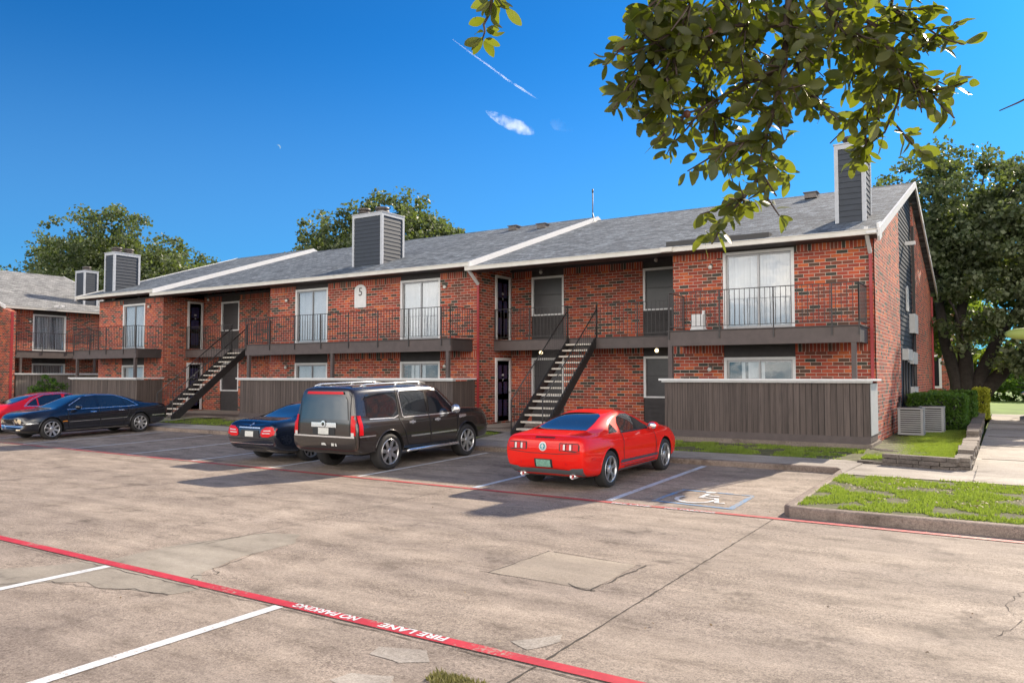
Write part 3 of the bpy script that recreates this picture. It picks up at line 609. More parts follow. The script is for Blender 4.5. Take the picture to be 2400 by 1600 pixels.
def recess(par,x0,x1,cols,dz=0,stairx=None,door_y=(21.78,22.73)):
    """cols: list of ('b'|'w',x0,x1) on the back wall; side door wall at x0"""
    zt=5.62+dz
    for k,a,c in cols:
        if k=='b': b=B(); brick_panel(b,a,c,YR,2.93,zt); brick_panel(b,a,c,YR,.3,2.93); b.build('brick_wall',['brick','soldier'],par)
    for k,a,c in cols:
        if k=='b':continue
        p=B(); p.box(a,c,YR+.04,YR+.12,5.40,zt); p.build('dark_panel','panel',par)
        p=B(); p.box(a,c,YR+.04,YR+.12,2.62,4.06)
        for z in [3.3+.15*i for i in range(5)]: p.box(a,c,YR+.02,YR+.04,z,z+.012)
        p.build('dark_panel','panel',par)
        p=B(); p.box(a,c,YR+.04,YR+.12,.4,1.32)
        for z in [.55+.15*i for i in range(5)]: p.box(a,c,YR+.02,YR+.04,z,z+.012)
        p.build('dark_panel','panel',par)
    p=B(); p.box(x0,x1,YR-.02,YR+.2,zt,zt+.12); p.build('frieze_board','panel',par)
    for k,a,c in cols:
        if k=='w': opening(par,a,c,YR+.04,4.06,5.40,'screen'); opening(par,a,c,YR+.04,1.32,2.62,'screen' )
    side_door(par,x0,*door_y,3.24,5.44); side_door(par,x0,*door_y,.45,2.62)
    # walkway
    y=door_y[0]-.08
    w=B(); w.box(x0+.01,x1-.01,y,y+.09,2.85,3.17); w.box(x0+.01,x1-.01,y+.091,YR-.01,3.05,3.13,1); w.box(x0+.01,x1-.01,y-.02,YR-.005,3.172,3.2,1)
    o=w.build('walkway',['beam','shadebeam'],par)
    sx0,sx1=stairx
    railing(o,[(x0+.03,y+.02,0),(sx0,y+.02,0)],3.29,4.24); railing(o,[(sx1,y+.02,0),(x1-.03,y+.02,0)],3.29,4.24)
    # stairs toward the lot
    ys,yt=18.42,y; zs,z_t=.34,3.2; n=14; sl=(z_t-zs)/(yt-ys)
    s=B()
    for x in (sx0,sx1-.05):
        s.prism([(x,ys-.08,zs-.05),(x,ys-.08,zs+.12),(x,yt,z_t+.02),(x,yt,z_t-.28),(x,ys+.22,zs-.05)],(.05,0,0))
    st=s.build('staircase','iron',par)
    for i in range(n):
        z=zs+(z_t-zs)*(i+1)/(n+1); yy=ys+(yt-ys)*(i+.6)/(n+.6); tb=B(); tb.box(sx0+.051,sx1-.051,yy-.02,yy+.25,z-.05,z); tb.build('tread','tread',st)
    for x in (sx0-.01,sx1+.01):
        h=B(); h.tube([(x,ys-.05,zs-.05),(x,ys-.05,zs+.98)],.018,6); h.tube([(x,ys-.05,zs+.98),(x,yt-.02,z_t+.86)],.02,6); h.tube([(x,yt-.02,z_t),(x,yt-.02,z_t+1.02)],.018,6)
        k=int((yt-ys)/.125)
        for i in range(1,k):
            yy=ys+(yt-ys)*i/k; zz=zs+(z_t-zs)*i/k; h.box(x-.006,x+.006,yy-.006,yy+.006,zz+.05,zz+.93)
        h.build('handrail','steelrail',st)
    return o
# ---- main building
BD=thing('apartment_building','long two-storey red brick apartment building with grey shingle roof, balconies and outside stairs','building',(-17,22,.4))
bay(BD,-7.85,-2.7,[(-6.43,-4.57,'half')],side_r=False); bay(BD,-24.65,-14.6,[(-23.19,-21.43,'blinds'),(-17.87,-16.11,'half')],.06); bay(BD,-36.87,-31.74,[(-34.88,-33.12,'blinds')],.12)
recess(BD,-14.6,-7.85,[('b',-14.6,-13.77),('w',-13.77,-12.5),('b',-12.5,-9.65),('w',-9.65,-8.4),('b',-8.4,-7.85)],0,(-11.75,-10.75))
recess(BD,-31.74,-24.65,[('b',-31.74,-30.5),('w',-30.5,-29.22),('b',-29.22,-24.65)],.05,(-28.45,-27.45),(21.92,22.72))
balcony(BD,-7.55,-2.85,posts=(-7.5,-3.0)); balcony(BD,-24.6,-14.75,posts=(-24.45,-20.0,-14.9)); balcony(BD,-36.85,-31.8,posts=(-36.6,-31.95))
roof(BD,-14.62,-2.48,-.04,rake_r=True); roof(BD,-31.75,-14.42,.10,rake_r=True); roof(BD,-37.8,-31.5,.26,rake_r=True,rake_l=True)
# gable end wall
g=B()
def gpoly(y0,y1,mi,x=-2.7,th=.2):
    ys=[y0]+([YRG] if y0<YRG<y1 else [])+[y1]
    pts=[(x,y0,.3)]+[(x,y1,.3)]+[(x,yy,rz_(yy)-.14) for yy in reversed(ys)]
    g.prism(pts,(-th,0,0),mi)
gpoly(20.705,26.2,0); g.build('gable_wall',['brick','soldier'],BD); g=B(); gpoly(30.4,37.9,0); g.build('gable_wall',['brick','soldier'],BD)
g=B(); gpoly(26.2,30.4,0,-2.76,.1)
z=.3
while z<8.6:
    y0,y1=26.2,30.4
    if z+.15>rz_(26.2)-.15: y0=26.2+((z+.15)-(rz_(26.2)-.15))/RS
    if z+.15>rz_(30.4)-.15: y1=30.4-((z+.15)-(rz_(30.4)-.15))/RS
    if y1-y0>.2: g.prism([(-2.76,y0,z),(-2.735,y0,z),(-2.755,y0,z+.15),(-2.76,y0,z+.15)],(0,y1-y0,0))
    z+=.15
g.build('siding_wall','siding',BD)
g=B(); g.box(-37.0,-2.9,37.7,37.9,.3,5.5); g.prism([(-36.85,20.9,.3),(-36.85,37.7,.3),(-36.85,37.7,5.55),(-36.85,29.3,8.3),(-36.85,20.9,5.6)],(.2,0,0)); g.build('brick_wall','brick',BD)
g=B(); g.box(-2.75,-2.5,20.0,20.55,5.40,5.46); g.prism([(-2.52,20.0,5.62),(-2.52,20.0,5.38),(-2.52,20.16,5.22),(-2.52,20.55,5.38),(-2.52,20.55,5.75)],(.05,0,0)); g.build('eave_return','trimw',BD)
chimney(BD,-3.68,-2.97,21.55,22.55,6.0,8.05,[(-3.33,22.05,.24)]); chimney(BD,-21.25,-19.75,21.8,23.05,6.1,8.2,[(-20.95,22.1,.24),(-20.2,22.3,.27),(-20.55,22.75,.24)]); chimney(BD,-36.85,-36.05,20.9,22.2,6.0,7.95,[(-36.45,21.25,.24),(-36.45,21.85,.24)])
for i,(x,y,dz) in enumerate([(-5.6,28.2,0),(-18.0,28.4,.1),(-26.5,28.6,.1),(-16.2,27.8,.1)]):
    v=B(); z=rz_(y)+dz; v.box(x-.2,x+.2,y-.2,y+.15,z-.05,z+.13); v.box(x-.24,x+.24,y-.25,y+.2,z+.131,z+.16); v.build('roof_vent','capmetal',BD)
v=B(); v.tube([(-14.6,29.2,8.4),(-14.6,29.2,9.75)],.022,6); v.tube([(-14.6,29.2,9.75),(-14.6,29.2,9.9)],.035,6); v.tube([(-14.6,29.2,8.9),(-14.3,28.8,8.4)],.012,4); v.build('antenna','capmetal',BD)
v=B(); v.box(-7.9,-5.1,Y0+.2,Y0+.5,Z0+.02,Z0+.16); v.build('roof_flashing','iron',BD)
downspout(BD,-14.52,YB-.001,5.02); downspout(BD,-2.76,YB-.001,5.05)
b=B(); b.box(-2.69,-2.62,37.75,37.85,.4,5.4); b.build('downspout','redpipe',BD)
b=B(); b.prism([(-14.58,20.15,5.5),(-14.58,YR,6.4),(-14.58,YR,5.5),(-14.58,20.9,5.3)],(-.15,0,0)); b.build('wing_wall_top','brick',BD)
b=B(); b.box(-7.95,-7.6,Y0-.16,Y0+.02,Z0-.17,Z0-.05); b.build('gutter_outlet','gutter',BD)
# things on the walls
wall_light(-13.1,22.3,5.48,'round soffit light above the upper dark window right of the second-floor door'); wall_light(-13.1,22.3,2.78,'glowing warm bulb above the stairs on the ground floor entry',True)
wall_light(-9.0,22.3,5.56,'round soffit light over the upper screened window beside the right brick bay'); wall_light(-9.0,22.3,2.78,'glowing warm bulb under the walkway left of the nearest fence',True)
wall_light(-6.75,YB,4.98,'round wall light left of the large upper sliding door near the right corner',style='wall'); wall_light(-6.8,YB,2.2,'round wall light above the nearest brown fence, left of the lower window',style='wall')
wall_light(-23.6,YB,4.95,'round wall light left of the upper sliding door nearest the middle stairs',style='wall'); wall_light(-15.85,YB,5.0,'round wall light right of the upper sliding door beside the red downspout',style='wall')
wall_light(-23.6,YB,2.35,'round wall light left of the lower window behind the middle fence',style='wall'); wall_light(-15.85,YB,2.35,'round wall light below the middle balcony beside the last post',style='wall')
wall_light(-32.7,YB,5.15,'round wall light right of the upper sliding door on the left bay',style='wall'); wall_light(-30.9,22.4,5.5,'round soffit light beside the navy door above the left stairs')
def plaque(x,y,z,label,mapf,txt,group=None):
    t=thing('building_number_sign',label,'sign',mapf(0,0,-.3),0,group)
    b=B(); pts=[(-.28,-.42),(.28,-.42),(.28,.22)]+[(.28*math.cos(R(a)),.22+.2*math.sin(R(a))) for a in range(20,180,20)]+[(-.28,.22)]
    A=[mapf(p[0],0,p[1]) for p in pts]; d=Vector(mapf(0,-.04,0))-Vector(mapf(0,0,0)); b.prism(A,d); b.build('sign_plate','trimw' if not group else 'greybox',t)
    return t
mp=lambda u,d,v:(-19.75+u,YB-.005+d,4.90+v)
pl=plaque(0,0,0,'pale arched building number sign reading 5 on the brick between two upper sliding doors',mp,'5')
M['plum']=pmat('sign_lettering',(.06,.05,.06),.6)
def text_part(txt,size,mapf,par,name,th=.01,mat='plum'):
    cu=bpy.data.curves.new('t','FONT'); cu.body=txt; cu.size=size; cu.align_x='CENTER'; cu.align_y='CENTER'; cu.offset=.002
    o=bpy.data.objects.new('t',cu); C.objects.link(o); dg=bpy.context.evaluated_depsgraph_get(); me=bpy.data.meshes.new_from_object(o.evaluated_get(dg)); bpy.data.objects.remove(o)
    bs=wbase(par)
    for v in me.vertices: v.co=Vector(mapf(v.co.x,-.045,v.co.y))-bs
    me.materials.clear(); me.materials.append(M[mat]); o=bpy.data.objects.new(name,me); C.objects.link(o); o.parent=par; return o
text_part('5',.42,lambda u,d,v:mp(u+.02,d,v+.14),pl,'number')
plaque(0,0,0,'grey arched number sign on the dark siding of the gable end',lambda u,d,v:(-2.73+abs(d)+.0,28.5+u,4.55+v),'',group='gable sign')
# storage box on balcony
t=thing('storage_box','small white plastic cabinet standing on the nearest balcony, left of the sliding door','box',(-6.85,19.9,3.2))
b=B(); b.box(-7.0,-6.68,19.75,20.0,3.25,3.62); b.build('cabinet','trimw',t); b=B(); b.box(-7.02,-6.66,19.73,20.02,3.2,3.248); b.box(-7.02,-6.66,19.73,20.02,3.43,3.445); b.box(-6.72,-6.66,19.8,19.86,3.62,3.72); b.build('lid','trimw',t)
# patio fences
patio_fence(-7.65,-2.67,'brown plank patio fence with white cap on the right, nearest the lawn'); patio_fence(-24.85,-14.66,'long brown plank patio fence with white cap behind the black SUV'); patio_fence(-36.9,-31.67,'short brown plank patio fence with white cap behind the black sedan at left')
b=B(); b.box(-2.668,-2.655,YF+.05,YB-.05,.62,1.82);  # pale sheet over the fence end, sunlight put in as grey colour
o=b.build('sunlit_side','greybox'); o.parent=[x for x in C.objects if x.name=='patio_fence'][0]; 
bs=wbase(o.parent)
for v in o.data.vertices: v.co-=bs
# meters on gable
def utility(name,label,boxes,group):
    t=thing(name,label,'utility box',(-2.7,boxes[0][0],boxes[0][2]),0,group); b=B()
    for (y0,y1,z0,z1,d) in boxes: b.box(-2.735,-2.72+d,y0,y1,z0,z1)
    b.build('housing','greybox',t); return t
utility('meter_box','grey electrical box highest on the dark siding strip',[(29.2,30.3,3.45,4.1,.16)],'electric boxes on the gable end')
utility('meter_box','grey meter box at the left of the pair on the gable siding',[(26.9,28.2,2.5,2.85,.16)],'electric boxes on the gable end')
utility('meter_box','grey meter box at the right of the pair on the gable siding',[(28.5,29.9,2.4,2.8,.16)],'electric boxes on the gable end')
utility('meter_box','small grey box lowest on the gable siding above the hedge',[(28.5,29.6,1.3,1.65,.18)],'electric boxes on the gable end')
t=thing('conduit_pipes','black conduit pipes rising behind the air conditioners','pipe',(-2.66,25.6,.45)); b=B()

for y,z in ((26.5,2.5),(27.2,2.5),(28.0,2.45),(29.0,2.4),(29.8,3.5),(24.9,1.25),(25.3,1.4)): b=B(); b.tube([(-2.66,y,.4),(-2.66,y,z)],.035,6); b.build('conduit','iron',t)
b=B(); b.box(-2.7,-2.62,30.0,30.2,.5,7.2); b.build('downpipe','iron',t)
t=thing('security_camera','small white security camera under the gable siding','camera',(-2.65,28.0,6.3)); b=B(); b.box(-2.7,-2.4,28.0,28.12,6.25,6.37); b.build('camera_body','trimw',t)
# AC units
def ac(x,y,z,label):
    t=thing('air_conditioner',label,'air conditioner',(x,y,z),0,'air conditioning units beside the gable wall'); W=.60;Dp=.60;H=.72
    b=B(); b.box(x+.03,x+W-.03,y+.03,y+Dp-.03,z+.06,z+H-.05); b.build('coil','black',t)
    b=B()
    for k in range(10):
        zz=z+.09+k*.058
        for (x0,x1,y0,y1) in ((x,x+W,y,y+.02),(x+W-.02,x+W,y,y+Dp),(x,x+W,y+Dp-.02,y+Dp),(x,x+.02,y,y+Dp)): b.box(x0+.001*k/10,x1,y0,y1,zz,zz+.032)
    b.build('louvre','acgrey',t)
    b=B(); 
    for px in (x-.005,x+W-.055): 
        for py in (y-.005,y+Dp-.055): b.box(px,px+.06,py,py+.06,z,z+H-.04)
    b.box(x-.015,x+W+.015,y-.015,y+Dp+.015,z+H-.04,z+H); b.box(x-.012,x+W+.012,y-.012,y+Dp+.012,z,z+.06); b.build('casing','acgrey',t)
    b=B(); b.lathe([(.26,0),(.26,.02),(.22,.02),(.2,.005)],(x+W/2,y+Dp/2,z+H),'z',20)
    for a in range(6): b.bar((x+W/2,y+Dp/2,z+H+.012),(x+W/2+.25*math.cos(a*1.05),y+Dp/2+.25*math.sin(a*1.05),z+H+.012),.01)
    b.build('fan_grille','iron',t)
ac(-2.52,23.4,.42,'front grey air conditioning unit on the side yard lawn'); ac(-2.12,24.75,.42,'rear grey air conditioning unit between the front unit and the hedge')
# ---- left building, facing +X
TR=lambda v:(-47-(v[1]-20.7),v[0],v[2]+.22)
LB=thing('apartment_building','separate brick apartment block at far left, its balcony side turned toward the lot','building',(-50,25,.4))
bay(LB,21.05,29.5,[(22.54,24.4,'blinds')],.12,left_side=True)
roof(LB,20.75,28.6,.12,mat='shingle_y',rake_l=True,rake_r=True); balcony(LB,21.1,29.2,posts=(21.4,25.5))
chimney(LB,25.9,26.75,21.6,22.6,6.0,8.3,[(26.3,22.1,.25)])
b=B(); b.box(20.75,21.04,19.4,20.7,.2,5.3); b.prism([(20.75,19.4,5.3),(20.75,22.0,5.3),(20.75,22.0,6.1)],(.28,0,0)); b.build('wing_wall','brick',LB)
b=B(); b.box(14.0,21.04,21.2,38,.2,5.6); b.build('brick_wall','brick',LB)
b=B(); b.box(20.78,20.9,19.36,19.4,.3,5.3); b.build('downspout','redpipe',LB)
b=B(); b.prism([(14,20.5,5.75),(14,29.3,8.6),(14,29.3,8.5),(14,20.5,5.6)],(6.7,0,0)); b.prism([(14,29.3,8.6),(14,38.3,5.7),(14,38.3,5.6),(14,29.3,8.5)],(6.7,0,0)); b.build('roof','shingle_y',LB)
patio_fence(21.15,29,'weathered grey plank patio fence of the far left apartment block','fence_grey')
wall_light(22.35,YB,4.9,'round wall light left of the sliding door on the far left block',style='wall')
f=thing('floodlight','white twin floodlight on the eave of the far left block','lamp',TR((23.6,20.0,5.75)))
b=B(); b.box(23.5,23.7,19.95,20.05,5.72,5.78); b.box(23.35,23.5,19.85,20.0,5.75,5.86); b.box(23.7,23.85,19.85,20.0,5.78,5.9); b.build('floodlight_head','trimw',f)
TR=None
# ---- building behind the big tree
BB=thing('apartment_building','brick apartment block with white gutter seen behind the big oak','building',(-8,60,.4))
b=B(); b.box(-22,-3.2,58,66,.3,6.6); b.build('brick_wall','brick',BB)
b=B(); b.prism([(-22.5,57.4,6.5),(-22.5,62,8.6),(-22.5,66.6,6.5)],(19.6,0,0)); b.build('roof','shingle',BB)
b=B(); b.box(-5.2,-3.6,57.94,57.99,1.2,3.4); b.build('window','trimw',BB)
b=B(); b.box(-5.05,-3.75,57.9,57.939,1.35,3.25); b.build('pane','glassdark',BB)
# ================================================================ CARS
M['red_car']=pmat('red_car_paint',(.72,.014,.008),.5,coat=.7,spec=.04); M['red_car2']=pmat('crimson_car_paint',(.6,.01,.02),.45,coat=.8,spec=.15)
M['black_car']=pmat('black_car_paint',(.008,.009,.014),.22,coat=1,spec=.6); M['dark_car']=pmat('brown_black_car_paint',(.026,.021,.019),.22,coat=1,spec=.6); M['navy_car']=pmat('blue_black_car_paint',(.006,.010,.022),.2,coat=1,spec=.6)
M['tint']=pmat('tinted_glass',(.012,.016,.022),.03,spec=1.0,coat=.6); M['chrome']=pmat('chrome',(.9,.9,.9),.24,metal=.85); M['alloy']=pmat('alloy_wheel',(.62,.62,.63),.28,metal=.85)
M['tyre']=pmat('tyre_rubber',(.022,.021,.021),.75,var=.2,scale=12); M['trim']=pmat('black_plastic',(.02,.02,.021),.5); M['lampred']=pmat('red_lamp_lens',(.60,.006,.010),.3,coat=.25,spec=.2); M['lampwhite']=pmat('clear_lamp_lens',(.62,.60,.58),.1,coat=1); M['amber']=pmat('amber_lens',(.6,.2,.02),.15)
M['greytrim']=pmat('grey_diffuser',(.10,.115,.125),.4); M['plate']=pmat('licence_plate',(.62,.62,.58),.4,var=.15,scale=30); M['plategreen']=pmat('green_licence_plate',(.18,.36,.28),.4,var=.3,scale=30); M['stripe']=pmat('grey_stripe',(.07,.06,.08),.3); M['emblem']=pmat('teal_emblem',(.05,.28,.32),.3)
M['lampamber']=pmat('warm_headlamp',(.75,.62,.42),.12,coat=1)
def car_body(stations,levels=2):
    """stations: dict rows (x,zb,zs,zt,wb,wm,ws,wt,bow,lean)"""
    rings=[]
    for (x,zb,zs,zt,wb,wm,ws,wt,bow,lean) in stations:
        h=zt-zs
        P=[(0,zb),(wb*.6,zb),(wb,zb+.02),(wb+ (wm-wb)*.7,zb+.12),(wm,zb+(zs-zb)*.5),(wm-.012,zs-.13),(ws,zs-.02),(ws-.05,zs+min(.03,h*.4)),(wt+(ws-.06-wt)*.15,zs+h*.80),(wt-.06,zs+h*.96),(wt*.55,zt-h*.005),(0,zt)]
        r=[]
        for (y,z) in P:
            xx=x-bow*(abs(y)/wm)**2.6+lean*max(0,z-zs)
            r.append((xx,y,z))
        ring=r+[(p[0],-p[1],p[2]) for p in reversed(r[1:-1])]
        rings.append(ring)
    n=len(rings[0]); vs=[v for r in rings for v in r]; fs=[]
    for i in range(len(rings)-1):
        for j in range(n): fs.append((i*n+j,(i+1)*n+j,(i+1)*n+(j+1)%n,i*n+(j+1)%n))
    # end caps as quad strips
    h=n//2
    for base,flip in ((0,False),((len(rings)-1)*n,True)):
        for j in range(h):
            a,b_,c,d=base+j,base+j+1,base+(n-j-1)%n,base+(n-j)%n
            q=[a,b_,c,d]; q=[k for i,k in enumerate(q) if k not in q[:i]]
            if len(q)>=3: fs.append(tuple(q if flip is False else q[::-1]))
    me=bpy.data.meshes.new('body'); me.from_pydata(vs,[],fs); me.update()
    o=bpy.data.objects.new('body',me); C.objects.link(o)
    s=o.modifiers.new('s','SUBSURF'); s.levels=levels; s.render_levels=levels
    return o
def apply_mods(o):
    dg=bpy.context.evaluated_depsgraph_get(); dg.update(); me=bpy.data.meshes.new_from_object(o.evaluated_get(dg)); old=o.data; o.modifiers.clear(); o.data=me; bpy.data.meshes.remove(old)
    return o
class Car:
    def __init__(s,name,label,loc,heading,paint,stations,wheels,track,Rw,tyre_w=.24,spokes=5,rimr=.68,arch=.05,spoke_w=.1,double=False,group='cars parked in the row facing the building',pitch=0,cat='car'):
        s.root=thing(name,label,cat,loc,0,group); s.root.rotation_euler=(0,0,heading); s.root.scale=(.945,.945,.945)
        if pitch: s.root.rotation_euler=(pitch[0],pitch[1],heading)
        s.paint=paint; o=car_body(stations); o.data.materials.append(M[paint]); 
        apply_mods(o)
        s.bvh=BVHTree.FromObject(o,bpy.context.evaluated_depsgraph_get())
        # arches
        cb=B()
        for wx in wheels:
            for sy in (-1,1):
                cb.lathe([(.001,0),(Rw+arch,0),(Rw+arch,1.0),(.001,1.0)],(wx,(track+.5-.68+.0 if False else track-.17) if sy>0 else -(track-.17)-1.0,Rw),'y',40)
        cut=cb.build('cut','black',None,True); bm=bmesh.new(); bm.from_mesh(cut.data); bmesh.ops.recalc_face_normals(bm,faces=bm.faces); bm.to_mesh(cut.data); bm.free()
        bm=bmesh.new(); bm.from_mesh(o.data); bmesh.ops.recalc_face_normals(bm,faces=bm.faces); bm.to_mesh(o.data); bm.free()
        bo=o.modifiers.new('b','BOOLEAN'); bo.operation='DIFFERENCE'; bo.object=cut; bo.solver='EXACT'
        try: bo.material_mode='TRANSFER'
        except Exception: pass
        apply_mods(o); bpy.data.objects.remove(cut)
        for p in o.data.polygons: p.use_smooth=True
        try:
            o.data.set_sharp_from_angle(angle=R(38))
        except Exception: pass
        o.parent=s.root; s.body=o
        for wx in wheels:
            for sy in (-1,1):
                s.wheel(wx,sy,track,Rw,tyre_w,spokes,rimr,spoke_w,double)
                a=B(); pts=[]
                for k in range(0,21):
                    an=R(-12+204*k/20); px=wx+(Rw+arch+.012)*math.cos(an); pz=Rw+(Rw+arch+.012)*math.sin(an); hit=s.bvh.ray_cast(Vector((px,3*sy,pz)),Vector((0,-sy,0)))[0]
                    if hit: pts.append((px,hit.y-.005*sy,pz))
                if len(pts)>3: a.tube(pts,.014,6); a.build('arch_lip',paint,s.root,True)
    def wheel(s,wx,sy,track,Rw,w,spokes,rr,spw,double):
        y=track*sy; Rr=Rw*rr; inn=-sy
        hb=B(); hb.lathe([(.001,y+inn*.10),(Rr,y+inn*.10),(Rr,y+inn*.12),(.001,y+inn*.12)],(wx,0,Rw),'y',24); hub=hb.build('wheel','black',s.root,True)
        t=B(); t.lathe([(Rr,y+inn*.02),(Rr+.02,y-inn*.004),(Rw-.05,y-inn*.006),(Rw-.015,y+inn*.012),(Rw,y+inn*.04),(Rw,y+inn*(w-.04)),(Rw-.03,y+inn*w),(Rr,y+inn*w)],(wx,0,Rw),'y',40)
        for k in (.07,.12,.17): pass
        t.build('tyre','tyre',hub,True)
        r=B(); r.lathe([(Rr,y+inn*.10),(Rr*.96,y+inn*.06),(Rr*.95,y+inn*.0),(Rr*.99,y-inn*.004),(Rr*1.03,y+inn*.004),(Rr*1.03,y+inn*.03)],(wx,0,Rw),'y',40)
        r.lathe([(.001,y+inn*.012),(.05,y+inn*.012),(.075,y+inn*.02),(.08,y+inn*.06)],(wx,0,Rw),'y',20)
        for k in range(spokes):
            for off in ((-.09,.09) if double else (0,)):
                a=2*math.pi*k/spokes+.3
                p0=Vector((wx+.05*math.cos(a+off*2),y+inn*.035,Rw+.05*math.sin(a+off*2))); p1=Vector((wx+Rr*.97*math.cos(a+off*1.3),y+inn*.018,Rw+Rr*.97*math.sin(a+off*1.3)))
                r.bar(p0,p1,.03,spw*(.5 if double else 1)*Rw,up=Vector((0,1,0)).cross((p1-p0).normalized()))
        r.build('rim','alloy',hub,True)
    def proj(s,poly,axis,side,off=.006,step=.07):
        """2-D polygon projected onto the body. axis 'y': (x,z); 'x': (y,z); 'z': (x,y)"""
        bm=bmesh.new()
        mk={'y':lambda a,b_:(a,0,b_),'x':lambda a,b_:(0,a,b_),'z':lambda a,b_:(a,b_,0)}[axis]
        bm.faces.new([bm.verts.new(mk(*p)) for p in poly])
        for ax in range(3):
            cs=[v.co[ax] for v in bm.verts]; lo,hi=min(cs),max(cs); k=int((hi-lo)/step)
            no=Vector((0,0,0)); no[ax]=1
            for i in range(1,k+1):
                co=Vector((0,0,0)); co[ax]=lo+(hi-lo)*i/(k+1)
                bmesh.ops.bisect_plane(bm,geom=bm.verts[:]+bm.edges[:]+bm.faces[:],plane_co=co,plane_no=no)
        d=Vector((0,0,0)); ai={'x':0,'y':1,'z':2}[axis]; d[ai]=-side
        last=None
        for v in bm.verts:
            o=v.co.copy(); o[ai]=6*side; h=s.bvh.ray_cast(o,d)
            if h[0] is None:
                v.co[ai]=last if last is not None else 0
                q=s.bvh.find_nearest(Vector(v.co)); v.co[ai]=q[0][ai] if q[0] else v.co[ai]
            else:
                n=h[1] if h[1].dot(d)<0 else -h[1]
                v.co=h[0]-d*off; last=v.co[ai]
        bmesh.ops.recalc_face_normals(bm,faces=bm.faces)
        vs=[tuple(v.co) for v in bm.verts]; bm.verts.index_update(); fs=[tuple(v.index for v in f.verts) for f in bm.faces]
        # orient outward
        out=[]
        for f in fs:
            n=Vector((0,0,0)); P=[Vector(vs[i]) for i in f]
            for i in range(len(P)): n+=P[i].cross(P[(i+1)%len(P)])
            out.append(f if n.dot(d)<0 else f[::-1])
        bm.free(); return vs,out
    def part(s,name,mat,polys,axis='y',side=1,off=.006,parent=None,label=None,step=.07):
        b=B()
        for p in polys:
            v,f=s.proj(p,axis,side,off,step); b.add(v,f,0,True)
        o=b.build(name,mat,parent or s.root,True)
        if label:o['label']=label
        return o
    def strip(s,name,mat,lines,w,axis='y',side=1,off=.008,parent=None):
        polys=[]
        for ln in lines:
            n=len(ln);L_=[];R_=[]
            for i,p in enumerate(ln):
                a=Vector((*ln[max(i-1,0)],0));c=Vector((*ln[min(i+1,n-1)],0));t=(c-a).normalized();q=Vector((-t.y,t.x,0))*w/2
                L_.append((p[0]+q.x,p[1]+q.y));R_.append((p[0]-q.x,p[1]-q.y))
            for i in range(n-1): polys.append([L_[i],L_[i+1],R_[i+1],R_[i]])
        return s.part(name,mat,polys,axis,side,off,parent)
    def mirror(s,x,y,z,mat,sc=(.10,.13,.085)):
        for sy in (-1,1):
            b=B(); b.sphere((x,y*sy,z),1,10,0,sc); b.bar((x+.02,(y-.12)*sy,z-.05),(x,y*sy,z-.03),.06,.04); o=b.build('wing_mirror',mat,s.root,True)
            g=B(); g.sphere((x-sc[0]*.55,y*sy,z),1,8,0,(sc[0]*.5,sc[1]*.8,sc[2]*.8)); g.build('mirror_glass','chrome',o,True)
def both(fn):
    for sd in (-1,1): fn(sd)
def circ(cx,cy,r,n=16,ry=None): return [(cx+r*math.cos(2*math.pi*i/n),cy+(ry or r)*math.sin(2*math.pi*i/n)) for i in range(n)]
